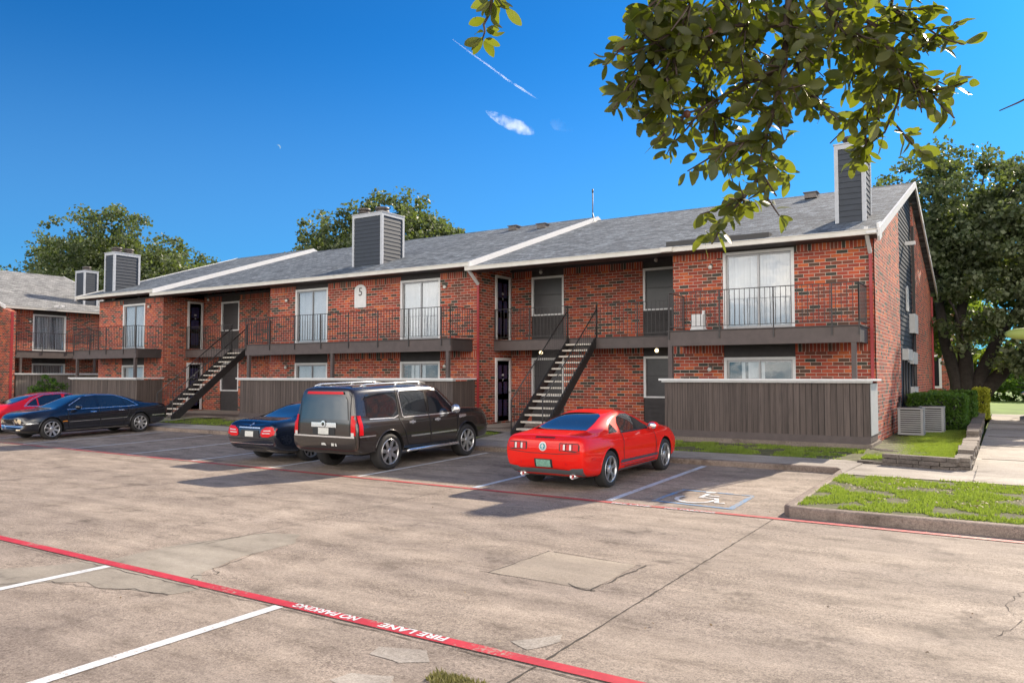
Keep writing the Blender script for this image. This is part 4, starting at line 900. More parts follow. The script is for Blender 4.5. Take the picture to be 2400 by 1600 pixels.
# ---- red coupe: x from rear (-) to front (+), origin mid wheelbase
PIT=math.atan(SL)
def coupe():
    S=[(-2.30,.42,.93,.96,.66,.80,.74,.60,.10,0),(-2.27,.36,.97,1.0,.72,.86,.80,.66,.12,0),(-2.20,.27,1.0,1.035,.80,.91,.84,.70,.05,0),(-1.95,.23,1.0,1.045,.86,.93,.86,.70,0,0),(-1.6,.22,1.0,1.10,.87,.94,.875,.66,0,0),(-1.1,.21,.985,1.275,.87,.94,.87,.58,0,0),(-.65,.20,.965,1.375,.87,.935,.865,.56,0,0),(-.2,.20,.955,1.405,.87,.93,.86,.56,0,0),(.15,.20,.95,1.375,.87,.93,.86,.57,0,0),(.65,.20,.95,1.18,.87,.93,.86,.62,0,0),(.98,.20,.95,1.035,.87,.93,.86,.68,0,0),(1.25,.20,.94,1.0,.87,.935,.86,.70,0,0),(1.8,.22,.90,.965,.86,.93,.84,.68,.0,0),(2.15,.25,.82,.89,.82,.89,.79,.62,.08,0),(2.33,.32,.72,.80,.74,.83,.72,.55,.16,0),(2.38,.40,.62,.70,.66,.76,.66,.5,.18,0)]
    c=Car('parked_car','bright red two-door coupe parked beside the blue wheelchair bay',(-6.80,13.93,zl(13.93)),R(90-.6),'red_car',S,(-1.36,1.36),.925,.345,spokes=5,double=True,rimr=.70,pitch=(0,-PIT))
    both(lambda sd:(c.part('side_window','tint',[[(-.72,.985),(-.66,1.15),(-.5,1.27),(-.25,1.315),(.0,1.305),(.3,1.2),(.62,1.03),(.66,.985)]],'y',sd),
        c.part('quarter_window','tint',[[(-1.28,1.0),(-.98,1.0),(-.86,1.005),(-.93,1.17),(-1.05,1.12)]],'y',sd),
        c.strip('window_trim','trim',[[(-.75,.98),(.7,.975)]],.025,'y',sd),
        c.strip('door','trim',[[(-.74,.96),(-.80,.62),(-.72,.32),(.78,.32),(.86,.6),(.80,.93)]],.018,'y',sd),
        c.strip('rocker_stripe','stripe',[[(-.92,.44),(.93,.41)]],.055,'y',sd), c.strip('rocker_stripe','stripe',[[(-.92,.37),(.93,.345)]],.014,'y',sd),
        c.part('side_sill','greytrim',[[(-.93,.21),(.93,.21),(.93,.285),(-.93,.30)]],'y',sd,.012),
        c.part('door_handle','red_car',[[(-.58,.83),(-.40,.835),(-.40,.865),(-.58,.86)]],'y',sd,.03),
        c.part('side_marker','lampred',[[(-2.12,.58),(-1.98,.59),(-1.98,.63),(-2.12,.62)]],'y',sd,.01)))
    c.part('rear_window','tint',[[(-1.74,-.585),(-1.76,-.3),(-1.765,0),(-1.76,.3),(-1.74,.585),(-1.3,.545),(-.92,.475),(-.80,.36),(-.76,.15),(-.76,-.15),(-.80,-.36),(-.92,-.475),(-1.3,-.545)]],'z',1,.008)
    c.part('windscreen','tint',[[(-.6,1.03),(.6,1.03),(.5,1.33),(-.5,1.33)]],'x',1,.008)
    for sd in (-1,1):
        hs=c.part('tail_lamp','trim',[[(.36*sd,.76),(.365*sd,.90),(.76*sd,.90),(.80*sd,.86),(.79*sd,.77),(.70*sd,.745)]],'x',-1,.006)
        c.part('lamp_lens','lampred',[[((.385+k*.135)*sd,.77),((.385+k*.135)*sd,.885),((.385+k*.135+.118)*sd,.885),((.385+k*.135+.118)*sd,.77)] for k in range(3)],'x',-1,.014,hs)
        c.part('reverse_lens','lampwhite',[[((.455+k*.135)*sd,.78),((.455+k*.135)*sd,.877),((.455+k*.135+.04)*sd,.877),((.455+k*.135+.04)*sd,.78)] for k in range(2)],'x',-1,.022,hs)
    e=c.part('emblem','lampwhite',[circ(0,.825,.085)],'x',-1,.012); c.part('emblem_disc','emblem',[circ(0,.825,.06)],'x',-1,.02,e); c.part('emblem_mark','lampwhite',[[(-.012,.78),(.012,.78),(.012,.87),(-.012,.87)],[(-.035,.825),(.035,.825),(.03,.845),(-.03,.845)]],'x',-1,.026,e)
    c.strip('boot_seam','trim',[[(-.80,.735),(-.3,.70),(.3,.70),(.80,.735)]],.01,'x',-1); c.strip('boot_seam','trim',[[(-.22,.985),(.22,.985)]],.022,'x',-1,.01)
    c.part('rear_diffuser','greytrim',[[(-.83,.46),(-.6,.44),(-.55,.41),(.55,.41),(.6,.44),(.83,.46),(.80,.30),(.6,.26),(-.6,.26),(-.80,.30)]],'x',-1,.012)
    c.part('plate_recess','trim',[[(-.20,.44),(.20,.44),(.20,.60),(-.20,.60)]],'x',-1,.008); c.part('licence_plate','plategreen',[[(-.16,.45),(.16,.45),(.16,.585),(-.16,.585)]],'x',-1,.016)
    c.part('reflector','lampred',[[(s_*.5-.012,.50),(s_*.5+.012,.50),(s_*.5+.012,.55),(s_*.5-.012,.55)] for s_ in (-1,1)],'x',-1,.008)
    for sd in (-1,1):
        b=B(); b.lathe([(.042,.12),(.042,.0),(.052,0),(.052,.25)],(-2.26,.56*sd,.29),'x',16); b.build('exhaust_tip','chrome',c.root,True)
    b=B(); b.box(-1.9,1.9,-.6,.6,.20,.34); b.build('underbody','black',c.root,True)
    c.mirror(.52,1.0,1.03,'red_car'); 
    c.strip('roof_seam','trim',[[(-.7,.50),(-.2,.50)]],.01,'z',1); c.strip('roof_seam','trim',[[(-.7,-.50),(-.2,-.50)]],.01,'z',1)
    c.root.scale=(.935,.90,.945); return c
coupe()
def suv():
    S=[(-2.50,.52,1.12,1.82,.82,.94,.91,.70,.05,.07),(-2.47,.46,1.13,1.86,.88,.98,.95,.76,.05,.07),(-2.38,.40,1.13,1.88,.94,1.0,.965,.79,.02,.04),(-2.1,.38,1.13,1.89,.96,1.0,.97,.80,0,0),(-1.4,.38,1.125,1.90,.96,1.0,.97,.80,0,0),(-.5,.38,1.115,1.905,.96,1.0,.97,.80,0,0),(.35,.38,1.11,1.885,.96,1.0,.97,.79,0,0),(.62,.38,1.11,1.79,.96,1.0,.96,.77,0,0),(1.0,.38,1.12,1.48,.96,1.0,.96,.78,0,0),(1.25,.38,1.13,1.27,.96,1.0,.96,.82,0,0),(1.5,.38,1.14,1.235,.96,1.0,.96,.84,0,0),(2.1,.40,1.12,1.215,.95,1.0,.95,.84,.01,0),(2.42,.42,1.08,1.18,.92,.98,.91,.80,.07,0),(2.56,.46,1.0,1.12,.86,.93,.85,.74,.10,0),(2.60,.52,.92,1.02,.80,.88,.80,.68,.10,0)]
    c=Car('parked_car','large black SUV with chrome trim and roof rails, left of the red coupe',(-11.98,13.92,zl(13.92)),R(90),'dark_car',S,(-1.48,1.47),.985,.405,spokes=7,rimr=.69,spoke_w=.20,arch=.07,tyre_w=.28,pitch=(0,-PIT),cat='SUV')
    def sides(sd):
        c.part('side_window','tint',[[(-.02,1.17),(.02,1.66),(.10,1.72),(.42,1.68),(.95,1.25),(.98,1.18)]],'y',sd); c.part('side_window','tint',[[(-.98,1.19),(-.98,1.66),(-.92,1.72),(-.16,1.73),(-.11,1.68),(-.12,1.17)]],'y',sd)
        c.part('side_window','tint',[[(-2.16,1.24),(-2.17,1.62),(-2.10,1.70),(-1.22,1.73),(-1.15,1.68),(-1.14,1.22),(-1.3,1.18),(-2.05,1.20)]],'y',sd)
        c.strip('window_chrome','chrome',[[(-1.04,1.68),(-1.0,1.19),(-.97,1.145),(1.02,1.14)],[(-1.04,1.68),(-.98,1.755),(.1,1.76),(.45,1.71),(1.0,1.25)],[(-2.1,1.17),(-1.3,1.15),(-1.14,1.2)]],.022,'y',sd)
        c.strip('door','black',[[(-1.10,1.78),(-1.12,1.1),(-.98,.85),(-.85,.5),(-.04,.47),(-.06,1.12),(-.10,1.74)],[(-.04,.47),(1.0,.47),(1.05,1.1),(.46,1.72)]],.02,'y',sd)
        c.strip('side_moulding','chrome',[[(-.78,.70),(-.08,.70)],[(-.02,.70),(.98,.70)]],.035,'y',sd,.015)
        for hx in (-.72,.22): c.part('door_handle','chrome',[[(hx-.12,1.0),(hx+.1,1.0),(hx+.1,1.045),(hx-.12,1.045)],circ(hx,1.02,.045,10)],'y',sd,.03)
        c.part('fender_vent','chrome',[[(1.12,1.0),(1.38,1.02),(1.42,1.05),(1.38,1.08),(1.14,1.08),(1.10,1.04)]],'y',sd,.015)
        c.part('rear_bumper_corner','dark_car',[[(-2.46,.46),(-2.0,.46),(-1.98,.80),(-2.46,.80)]],'y',sd,.02); c.strip('bumper_chrome','chrome',[[(-2.47,.81),(-1.98,.81)]],.025,'y',sd,.022)
        b=B(); b.tube([(-.95,1.02*sd,.36),(-.9,1.04*sd,.39),(.95,1.04*sd,.39),(1.0,1.02*sd,.36)],.035,8); b.box(-.9,.95,.85*sd,1.0*sd,.36,.385); b.build('running_board','chrome',c.root,True)
        b=B(); b.tube([(-2.15,.70*sd,1.88),(-2.0,.70*sd,1.92),(-.2,.71*sd,1.935),(.1,.70*sd,1.89)],.016,8)
        for x in (-2.0,-.95,-.1): b.box(x-.03,x+.03,.68*sd,.72*sd,1.87,1.925)
        b.build('roof_rail','chrome',c.root,True)
        t=c.part('tail_lamp','lampred',[[(-2.475,.84),(-2.36,.84),(-2.36,1.26),(-2.46,1.26)]],'y',sd,.016)
        c.part('tail_lamp','lampred',[[(.94*sd,.84),(.82*sd,.84),(.80*sd,1.26),(.92*sd,1.26)]],'x',-1,.014); c.part('reverse_lens','lampwhite',[[(.90*sd,.82),(.82*sd,.82),(.82*sd,.90),(.90*sd,.90)]],'x',-1,.02,t)
    both(sides)
    c.part('rear_window','tint',[[(-.72,1.17),(.72,1.17),(.665,1.60),(.6,1.67),(-.6,1.67),(-.665,1.60)]],'x',-1,.012); c.part('high_brake_lamp','lampred',[[(-.56,1.72),(.56,1.72),(.54,1.775),(-.54,1.775)]],'x',-1,.03)
    b=B(); b.prism([(-2.44,-.58,1.81),(-2.25,-.58,1.885),(-2.25,-.58,1.80)],(0,1.16,0)); b.build('spoiler','dark_car',c.root,True)
    c.part('windscreen','tint',[[(-.7,1.26),(.7,1.26),(.62,1.72),(-.62,1.72)]],'x',1,.012)
    c.part('rear_step','chrome',[[(-.92,.785),(.92,.785),(.92,.82),(-.92,.82)]],'x',-1,.03); c.part('tailgate_chrome','chrome',[[(-.38,1.0),(.38,1.0),(.38,1.10),(-.38,1.10)]],'x',-1,.014); c.part('plate_recess','trim',[[(-.34,.835),(.34,.835),(.34,.99),(-.34,.99)]],'x',-1,.010); c.part('licence_plate','plate',[[(-.16,.845),(.16,.845),(.16,.985),(-.16,.985)]],'x',-1,.02)
    e=c.part('emblem','chrome',[circ(0,1.07,.075,16,.07)],'x',-1,.03); c.part('emblem_disc','tint',[circ(0,1.07,.04,12,.04)],'x',-1,.036,e)
    c.part('rear_bumper','dark_car',[[(-.93,.46),(.93,.46),(.95,.78),(-.95,.78)]],'x',-1,.025); c.strip('tailgate_seam','black',[[(-.76,1.70),(-.78,.84)],[(.76,1.70),(.78,.84)]],.012,'x',-1,.01); c.part('bumper_lettering','plate',[[(-.42,.60),(-.40,.66),(-.36,.66),(-.37,.60)],[(-.33,.60),(-.33,.66),(-.25,.66),(-.25,.60)],[(-.1,.61),(-.06,.66),(.04,.66),(.05,.61)]],'x',-1,.034)
    b=B(); b.box(-2.0,2.0,-.6,.6,.34,.5); b.build('underbody','black',c.root,True)
    c.mirror(.82,1.10,1.24,'chrome',(.09,.13,.11)); 
    return c
suv()
def saloon_st(L1=-2.5,tail=.0):
    return [(-2.54,.42,.90,.94,.68,.80,.74,.58,.14,0),(-2.50,.34,.96,1.01,.74,.87,.80,.64,.14,0),(-2.36,.26,.99,1.05,.82,.915,.84,.68,.06,0),(-2.05,.22,.99,1.065,.86,.93,.855,.68,0,0),(-1.72,.21,.985,1.10,.87,.93,.86,.66,0,0),(-1.25,.20,.975,1.30,.87,.935,.865,.60,0,0),(-.8,.20,.965,1.42,.87,.935,.865,.58,0,0),(-.2,.20,.955,1.465,.87,.935,.865,.58,0,0),(.3,.20,.945,1.43,.87,.935,.865,.58,0,0),(.8,.20,.94,1.22,.87,.935,.86,.62,0,0),(1.2,.20,.93,1.03,.87,.935,.86,.70,0,0),(1.45,.20,.92,.985,.87,.935,.855,.70,0,0),(1.95,.22,.87,.95,.86,.93,.83,.68,.01,0),(2.3,.25,.80,.88,.81,.88,.77,.62,.08,0),(2.48,.31,.70,.79,.74,.81,.70,.55,.15,0),(2.54,.38,.60,.68,.66,.74,.64,.5,.18,0)]
def saloon(label,loc,heading,paint,pitch,rear='v',spokes=10,fwd=True,group='cars parked in the row facing the building'):
    c=Car('parked_car',label,loc,heading,paint,saloon_st(),(-1.55,1.55),.925,.345,spokes=spokes,rimr=.70,pitch=pitch,spoke_w=.10 if spokes>8 else .18,group=group)
    def sides(sd):
        c.part('side_window','tint',[[(.0,.975),(.02,1.33),(.1,1.37),(.36,1.34),(.88,1.07),(.98,.97)]],'y',sd); c.part('side_window','tint',[[(-.98,.985),(-.95,1.26),(-.7,1.35),(-.10,1.375),(-.08,.975)]],'y',sd); c.part('quarter_window','tint',[[(-1.42,1.0),(-1.03,.99),(-1.0,1.24),(-1.12,1.2)]],'y',sd)
        c.strip('window_chrome','chrome',[[(-1.5,.985),(-1.0,.965),(1.02,.955)],[(-1.5,.985),(-1.2,1.2),(-.75,1.375),(-.1,1.41),(.35,1.375),(.92,1.08)]],.02,'y',sd)
        c.strip('door','black',[[(-1.12,.96),(-1.13,.75),(-.95,.45),(-.9,.3),(-.06,.3),(-.04,.95)],[(-.06,.3),(.98,.3),(1.05,.6),(1.0,.93)]],.018,'y',sd)
        c.strip('side_moulding','chrome' if rear=='j' else 'trim',[[(-1.05,.58),(-.08,.56)],[(-.03,.56),(1.0,.55)]],.014,'y',sd,.01); c.strip('sill_chrome','chrome',[[(-1.1,.27),(1.1,.27)]],.016,'y',sd,.012)
        for hx in (-.82,.18): c.part('door_handle','chrome',[[(hx-.1,.83),(hx+.1,.835),(hx+.1,.86),(hx-.1,.855)]],'y',sd,.03)
        if rear=='j':
            c.part('indicator','amber',[[(1.05,.56),(1.22,.56),(1.22,.585),(1.07,.60)]],'y',sd,.012); c.strip('bumper_chrome','chrome',[[(-2.5,.60),(-2.0,.59)]],.03,'y',sd,.014); c.strip('bumper_chrome','chrome',[[(1.98,.56),(2.48,.55)]],.03,'y',sd,.014)
    both(sides)
    c.part('rear_window','tint',[[(-.6,1.08),(.6,1.08),(.5,1.38),(.4,1.41),(-.4,1.41),(-.5,1.38)]],'x',-1,.008); c.part('windscreen','tint',[[(-.62,1.02),(.62,1.02),(.52,1.37),(.4,1.40),(-.4,1.40),(-.52,1.37)]],'x',1,.008)
    b=B(); b.box(-2.0,2.0,-.6,.6,.19,.32); b.build('underbody','black',c.root,True)
    c.mirror(.74,1.0,1.03,paint)
    if rear=='v':
        for sd in (-1,1):
            t=c.part('tail_lamp','lampred',[[(.40*sd,.70),(.46*sd,.66),(.66*sd,.66),(.84*sd,.72),(.855*sd,.86),(.74*sd,.91),(.55*sd,.90),(.42*sd,.82)]],'x',-1,.012); c.part('lamp_stripe','lampwhite',[[(.46*sd,.74),(.72*sd,.745),(.72*sd,.765),(.46*sd,.76)],[(.50*sd,.80),(.74*sd,.81),(.74*sd,.83),(.50*sd,.82)]],'x',-1,.018,t)
            c.part('exhaust_tip','chrome',[[(.42*sd,.29),(.68*sd,.29),(.66*sd,.35),(.44*sd,.35)]],'x',-1,.02)
        c.strip('boot_chrome','chrome',[[(-.38,.875),(.38,.875)]],.022,'x',-1,.02); c.part('plate_recess','trim',[[(-.36,.64),(.36,.64),(.32,.82),(-.32,.82)]],'x',-1,.01); c.part('licence_plate','plate',[[(-.15,.66),(.15,.66),(.15,.79),(-.15,.79)]],'x',-1,.018)
        c.part('emblem','chrome',[circ(0,.945,.04,12)],'x',-1,.02); c.strip('bumper_seam','black',[[(-.84,.60),(.84,.60)]],.014,'x',-1,.012); c.strip('bumper_chrome','chrome',[[(-.8,.50),(-.3,.49),(.3,.49),(.8,.50)]],.012,'x',-1,.012)
    # front
    g=c.part('grille','chrome',[[(-.28,.50),(.28,.50),(.31,.62),(.24,.71),(-.24,.71),(-.31,.62)]],'x',1,.012); c.part('grille_slats','black',[[(-.25+k*.072,.52),(-.25+k*.072+.05,.52),(-.25+k*.072+.05,.69),(-.25+k*.072,.69)] for k in range(7)],'x',1,.02,g)
    for sd in (-1,1):
        for (yy,r_) in ((.42,.065),(.59,.078)): h=c.part('headlight','chrome',[circ(yy*sd,.63,r_+.012,14)],'x',1,.010); c.part('headlight_lens','lampamber' if rear=='j' else 'lampwhite',[circ(yy*sd,.63,r_,14)],'x',1,.02,h)
        c.part('fog_lamp','lampamber',[[(.45*sd,.34),(.62*sd,.34),(.62*sd,.38),(.45*sd,.38)]],'x',1,.012)
    c.strip('bumper_chrome','chrome',[[(-.72,.475),(-.3,.46),(.3,.46),(.72,.475)]],.03,'x',1,.016); c.part('air_intake','black',[[(-.4,.30),(.4,.30),(.4,.40),(-.4,.40)]],'x',1,.01)
    return c
saloon('dark blue-black luxury saloon with red tail lamps parked left of the SUV',(-14.58,14.25,zl(14.25)),R(90),'navy_car',(0,-PIT),'v',10)
saloon('long black saloon with round headlights and chrome trim, nose toward the drive',(-26.05,14.2,zl(14.2)),R(-90),'black_car',(0,PIT),'j',8)
saloon('crimson red saloon mostly hidden behind the long black saloon at far left',(-29.2,14.85,zl(14.85)),R(90),'red_car2',(0,-PIT),'v',10)
saloon('black car parked far off at the right edge beyond the hedges',(1.55,38.6,.3),R(90),'black_car',(0,0),'v',10,group='cars far off')
# ================================================================ TREES
def leaves(name,clumps,per,size,mat,parent,seed,flat=.5,asp=.42):
    """clumps: array (n,4) x,y,z,r"""
    r=np.random.RandomState(seed); cl=np.asarray(clumps); n=len(cl)*per
    c=np.repeat(cl,per,0); d=r.normal(0,1,(n,3)); d/=np.linalg.norm(d,axis=1)[:,None]; d*= (r.uniform(0,1,n)**.45)[:,None]; d[:,2]*=.7
    p=c[:,:3]+d*c[:,3:4]
    u=r.normal(0,1,(n,3)); u/=np.linalg.norm(u,axis=1)[:,None]; w=r.normal(0,1,(n,3)); w[:,2]+=flat*2; w=w-u*(u*w).sum(1)[:,None]; w/=np.linalg.norm(w,axis=1)[:,None]; s_=np.cross(w,u)
    L_=size*r.uniform(.6,1.4,n)[:,None]
    v=np.stack([p-u*L_*.5,p+s_*L_*asp,p+u*L_*.5,p-s_*L_*asp],1).reshape(-1,3)
    return mesh_np(name,v,np.arange(n*4).reshape(-1,4),mat,parent)
def tree(name,label,base,blobs,nclump,per,size,cr,seed,mat='oak',trunk_r=.4,forks=None,cat='tree',group=None,gap=-.12,gs=.35):
    t=thing(name,label,cat,base,0,group); r=random.Random(seed); bv=Vector(base)
    cl=[]; tries=0; tot=sum(b[3]**2*b[4] for b in blobs)
    while len(cl)<nclump and tries<nclump*30:
        tries+=1; q=r.random()*tot
        for b in blobs:
            q-=b[3]**2*b[4]
            if q<=0: break
        d=Vector((r.gauss(0,1),r.gauss(0,1),r.gauss(0,1))).normalized()*(r.random()**.38)
        rough=1+.28*noise.noise(d*2.2+Vector((b[0],seed,0)))+.12*noise.noise(d*6)
        p=Vector((b[0]+d.x*b[3]*rough,b[1]+d.y*b[3]*rough,b[2]+d.z*b[4]*rough))
        if noise.noise(p*gs+Vector((seed,0,0)))<gap: continue
        cl.append((p.x,p.y,p.z,cr*r.uniform(.6,1.35)))
    leaves('crown',cl,per,size,mat,t,seed)
    tb=B(); forks=forks or [(bv+Vector((0,0,0)),bv+Vector((.2,0,(blobs[0][2]-bv.z)*.5)))]
    for f in forks:
        k=len(f); tb.tube(f,[trunk_r*(1-.55*i/(k-1)) for i in range(k)],10)
    tips=[f[-1] for f in forks]
    for i in range(0,len(cl),max(1,len(cl)//90)):
        c=Vector(cl[i][:3]); a=min(tips,key=lambda q:(q-c).length); m=a.lerp(c,.5)+Vector((r.uniform(-.5,.5),r.uniform(-.5,.5),r.uniform(-.2,.6)))
        tb.tube([a,m,c],[trunk_r*.22,trunk_r*.12,.02],5,cap=False)
    tb.build('trunk','bark',t); return t
V=Vector
M['strayleaf']=pmat('stray_leaf',(.22,.27,.06),.6)
# big live oak right of the gable
tree('oak_tree','big spreading dark oak with forked trunks standing past the gable end on the right',(-1.6,39,.4),
  [(-1.6,40,8.6,4.4,3.4),(2.6,41,8.2,4.6,3.4),(-3.6,42,7.0,3.0,3.4),(.8,38.6,5.4,3.0,1.8),(3.4,38.6,4.6,3.4,2.4),(-.5,40,10.6,2.6,1.4),(-3.0,40.5,10.0,1.9,1.2),(-2.6,41,4.6,1.8,2.0),(.9,37.2,2.9,1.6,.9),(-.9,37.4,3.4,.7,.9),(2.6,37.2,2.6,2.0,1.0),(-3.2,40.5,8.8,1.6,2.0),(-2.1,38.0,4.6,.8,1.4),(1.2,37.5,3.9,1.8,1.2),(3.2,37.8,3.6,2.2,1.4),(-1.9,38.2,6.6,1.4,1.6),(-.4,37.8,5.2,1.5,1.2)],1500,70,.18,.55,11,trunk_r=.36,
  forks=[[V((-1.7,39,.2)),V((-1.85,39,1.8)),V((-2.3,39.2,3.6)),V((-2.6,39.5,6.5))],[V((-1.3,39,.2)),V((-1.0,39,1.9)),V((-.3,39.3,3.6)),V((.9,39.8,5.6))],[V((-1.5,39,.9)),V((-1.5,39,2.6)),V((-1.7,39.5,4.6)),V((-1.2,40,7))],[V((-1.1,39,1.0)),V((.2,39,2.6)),V((2.2,39.5,4.2))]],gap=-.06,gs=.55)
tree('oak_tree','bushy oak rising behind the roof ridge in the middle of the row',(-41,46,.3),[(-41,46,11.4,6.6,4.6),(-46.6,46,9.8,4.6,3.8),(-36.0,46,9.8,4.6,3.6),(-41,46,8,9,3.5)],1900,60,.27,.80,21,trunk_r=.45,gap=-.42)
tree('oak_tree','tall broad oak behind the two left chimneys',(-66,38.5,.3),[(-67,38.5,11.6,6.2,4.8),(-58.5,38.5,9.6,4.8,3.6),(-74,39,10.6,5.4,4.0),(-53.6,38.5,8.6,3.2,2.6),(-65,38.5,8,9,3),(-78.0,38,9,3.4,2.6)],1900,58,.26,.8,31,trunk_r=.5,gap=-.25,gs=.3)
tree('oak_tree','low olive coloured tree at the far left edge behind the pale roof',(-86,38,.3),[(-86,38,9.4,5.0,3.6),(-93,38,9.2,6,4.0)],420,50,.32,.8,41,mat='oakbright',trunk_r=.4,gap=-.15)
for i,(x,y,h,w,lab) in enumerate([(6,66,4.2,5,'sunny yellow-green tree beyond the far lawn at the right edge'),(-4.5,70,5.5,5,'leafy tree behind the brick block, seen through the big oak'),(13,80,7,7,'distant tree beyond the far lawn, out to the right'),(-1.2,64,2.6,3.2,'shrubby tree low behind the oak trunks')]):
    tree('background_tree',lab,(x,y,.3),[(x,y,h,w,h*.62),(x-w*.4,y+1,h*.7,w*.6,h*.4)],260,45,.28,.6,51+i,mat='oakbright',trunk_r=.25,group='sunny trees beyond the far lawn')
tree('background_shrub','long dark shrub bed along the far lawn at right',(4,60,.3),[(0,60,1.2,2.5,1.1),(4,60,1.2,3,1.1),(9,60,1.3,3,1.2),(14,60,1.2,3,1.1)],200,50,.2,.4,61,mat='hedge',trunk_r=.05,cat='shrub')
def hedge(name,label,x0,x1,y0,y1,z0,z1,mat,seed,n):
    t=thing(name,label,'hedge',((x0+x1)/2,(y0+y1)/2,z0)); r=np.random.RandomState(seed)
    b=B(); b.box(x0+.08,x1-.08,y0+.08,y1-.08,z0,z1-.08); b.build('branches','black',t)
    p=np.stack([r.uniform(x0,x1,n),r.uniform(y0,y1,n),r.uniform(z0,z1,n)],1); f=r.randint(0,4,n)
    p[f==0,1]=y0;p[f==1,0]=x1;p[f==2,2]=z1;p[f==3,0]=x0
    p+=r.normal(0,.025,(n,3)); p+=np.array([noise.noise_vector(Vector(q*2.5))*.05 for q in p])
    cl=np.concatenate([p,np.full((n,1),.05)],1); leaves('foliage',cl,4,.05,mat,t,seed); return t
hedge('hedge','trimmed boxy green hedge just behind the air conditioners',-2.45,-1.05,25.6,27.4,.42,1.42,'hedge',1,5200)
hedge('hedge','second darker boxy hedge farther along the wall',-2.2,-.93,29.6,31.2,.42,1.45,'hedge',2,4200)
hedge('yellow_shrub','bright yellow-green boxy shrub at the end of the hedges',-1.05,-.62,33.0,34.2,.45,1.5,'yellowleaf',3,2600)
t=tree('shrub','small dark green shrub between the two fences at far left',(-38.0,19.0,.3),[(-38.3,19.0,1.05,.75,.85)],110,60,.09,.22,71,mat='hedge',trunk_r=.03,cat='shrub',gap=-9)
# ---------------------------------------------------------------- overhanging branches of the near oak
NT=thing('oak_tree','near oak whose large-leaved branches hang into the top of the view','tree',(4.2,1.6,0))
def S(px,py,d): return atd(px,py,d)
tw=B(); leafpos=[]
def twig(pts,r0,r1,dens=60,leaf=True,spread=.05,sub=1,l=.055):
    P=[S(*p) for p in pts]; Q=[]
    for i in range(len(P)-1):
        k=max(2,int((P[i+1]-P[i]).length/.05))
        for j in range(k): Q.append(P[i].lerp(P[i+1],j/k)+Vector([rnd.uniform(-.004,.004) for _ in range(3)]))
    Q.append(P[-1]); n=len(Q); tw.tube(Q,[r0+(r1-r0)*i/(n-1) for i in range(n)],6)
    if leaf:
        L_=sum((Q[i+1]-Q[i]).length for i in range(n-1)); 
        for _ in range(int(L_*dens*2.1)):
            i=rnd.randrange(n-1); p=Q[i].lerp(Q[i+1],rnd.random()); t=(Q[i+1]-Q[i]).normalized()
            leafpos.append((p,t,l*rnd.uniform(.65,1.25),spread))
    if sub:
        L_=sum((Q[i+1]-Q[i]).length for i in range(n-1))
        for _ in range(int(L_*sub*38)):
            i=rnd.randrange(max(1,n//6),n-1) if n>8 else rnd.randrange(n-1); p=Q[i]; t=(Q[i+1]-Q[i]).normalized()
            d=(t*.6+Vector((rnd.uniform(-1,1),rnd.uniform(-1,1),rnd.uniform(-1,.5)))).normalized(); ln=rnd.uniform(.07,.17); e=p+d*ln
            tw.tube([p,p+d*ln*.5+Vector((0,0,-.005)),e],[.0035,.0028,.0018],4)
            for _ in range(rnd.randint(5,9)):
                q=rnd.uniform(.25,1.05); leafpos.append((p+d*ln*q,d,l*rnd.uniform(.6,1.2),.03))
# main drooping branch
twig([(1830,-130,2.6),(1850,0,2.55),(1835,160,2.5),(1800,300,2.45)],.012,.007,36,sub=1.05)
twig([(1800,300,2.45),(1775,420,2.4),(1710,500,2.36)],.007,.004,40,sub=1.25)
twig([(1780,400,2.4),(1820,460,2.38)],.004,.002,26,sub=.6)
twig([(1710,500,2.36),(1685,540,2.34),(1668,572,2.32)],.004,.002,46,sub=.45)
twig([(1835,160,2.5),(1700,220,2.45),(1560,300,2.4)],.006,.002,36,sub=1.2)
twig([(1840,60,2.5),(1700,60,2.4),(1560,120,2.35),(1480,200,2.3)],.007,.002,40,sub=1.5)
twig([(1640,-60,2.3),(1600,60,2.3),(1560,170,2.25),(1570,280,2.25)],.007,.002,40,sub=1.4)
twig([(1700,-60,2.6),(1660,80,2.6),(1650,220,2.6),(1690,330,2.6),(1700,390,2.55)],.007,.002,36,sub=.85)
twig([(1900,-60,2.7),(1960,60,2.7),(2080,110,2.7),(2150,190,2.7),(2210,230,2.7)],.008,.002,36,sub=1.3)
twig([(2080,110,2.7),(2060,200,2.7),(2010,280,2.68),(2050,330,2.66)],.005,.002,30,sub=.9)
twig([(2120,150,2.7),(2105,240,2.7),(2075,310,2.7),(2010,335,2.7)],.005,.002,28,sub=.9)
twig([(1990,-60,2.9),(1930,60,2.9),(1900,150,2.85),(1850,210,2.8)],.007,.002,36,sub=1.3)
twig([(2100,-80,2.8),(2090,20,2.8),(2180,70,2.8),(2210,90,2.8)],.007,.002,32,sub=1.0)
twig([(2000,-60,3.0),(2000,40,3.0),(2030,110,3.0),(1990,180,3.0)],.006,.002,36,sub=1.2)
twig([(1540,-70,2.4),(1570,20,2.4),(1620,80,2.4)],.006,.002,32,sub=1.2)
twig([(1770,-60,2.9),(1760,60,2.9),(1740,180,2.85),(1750,250,2.8)],.006,.002,34,sub=1.0)
twig([(1780,-40,2.6),(1700,10,2.6),(1620,40,2.55),(1500,60,2.5)],.006,.002,36,sub=1.2)
twig([(1860,100,2.6),(1880,200,2.6),(1920,230,2.6)],.005,.002,36,sub=1.2)
twig([(1600,40,2.4),(1500,130,2.35),(1465,235,2.32)],.005,.002,32,sub=.6)
twig([(1960,20,2.8),(2060,60,2.8),(2140,60,2.8)],.005,.002,36,sub=1.3)
twig([(1560,120,2.35),(1500,170,2.3),(1455,225,2.28)],.004,.002,40,sub=.5)
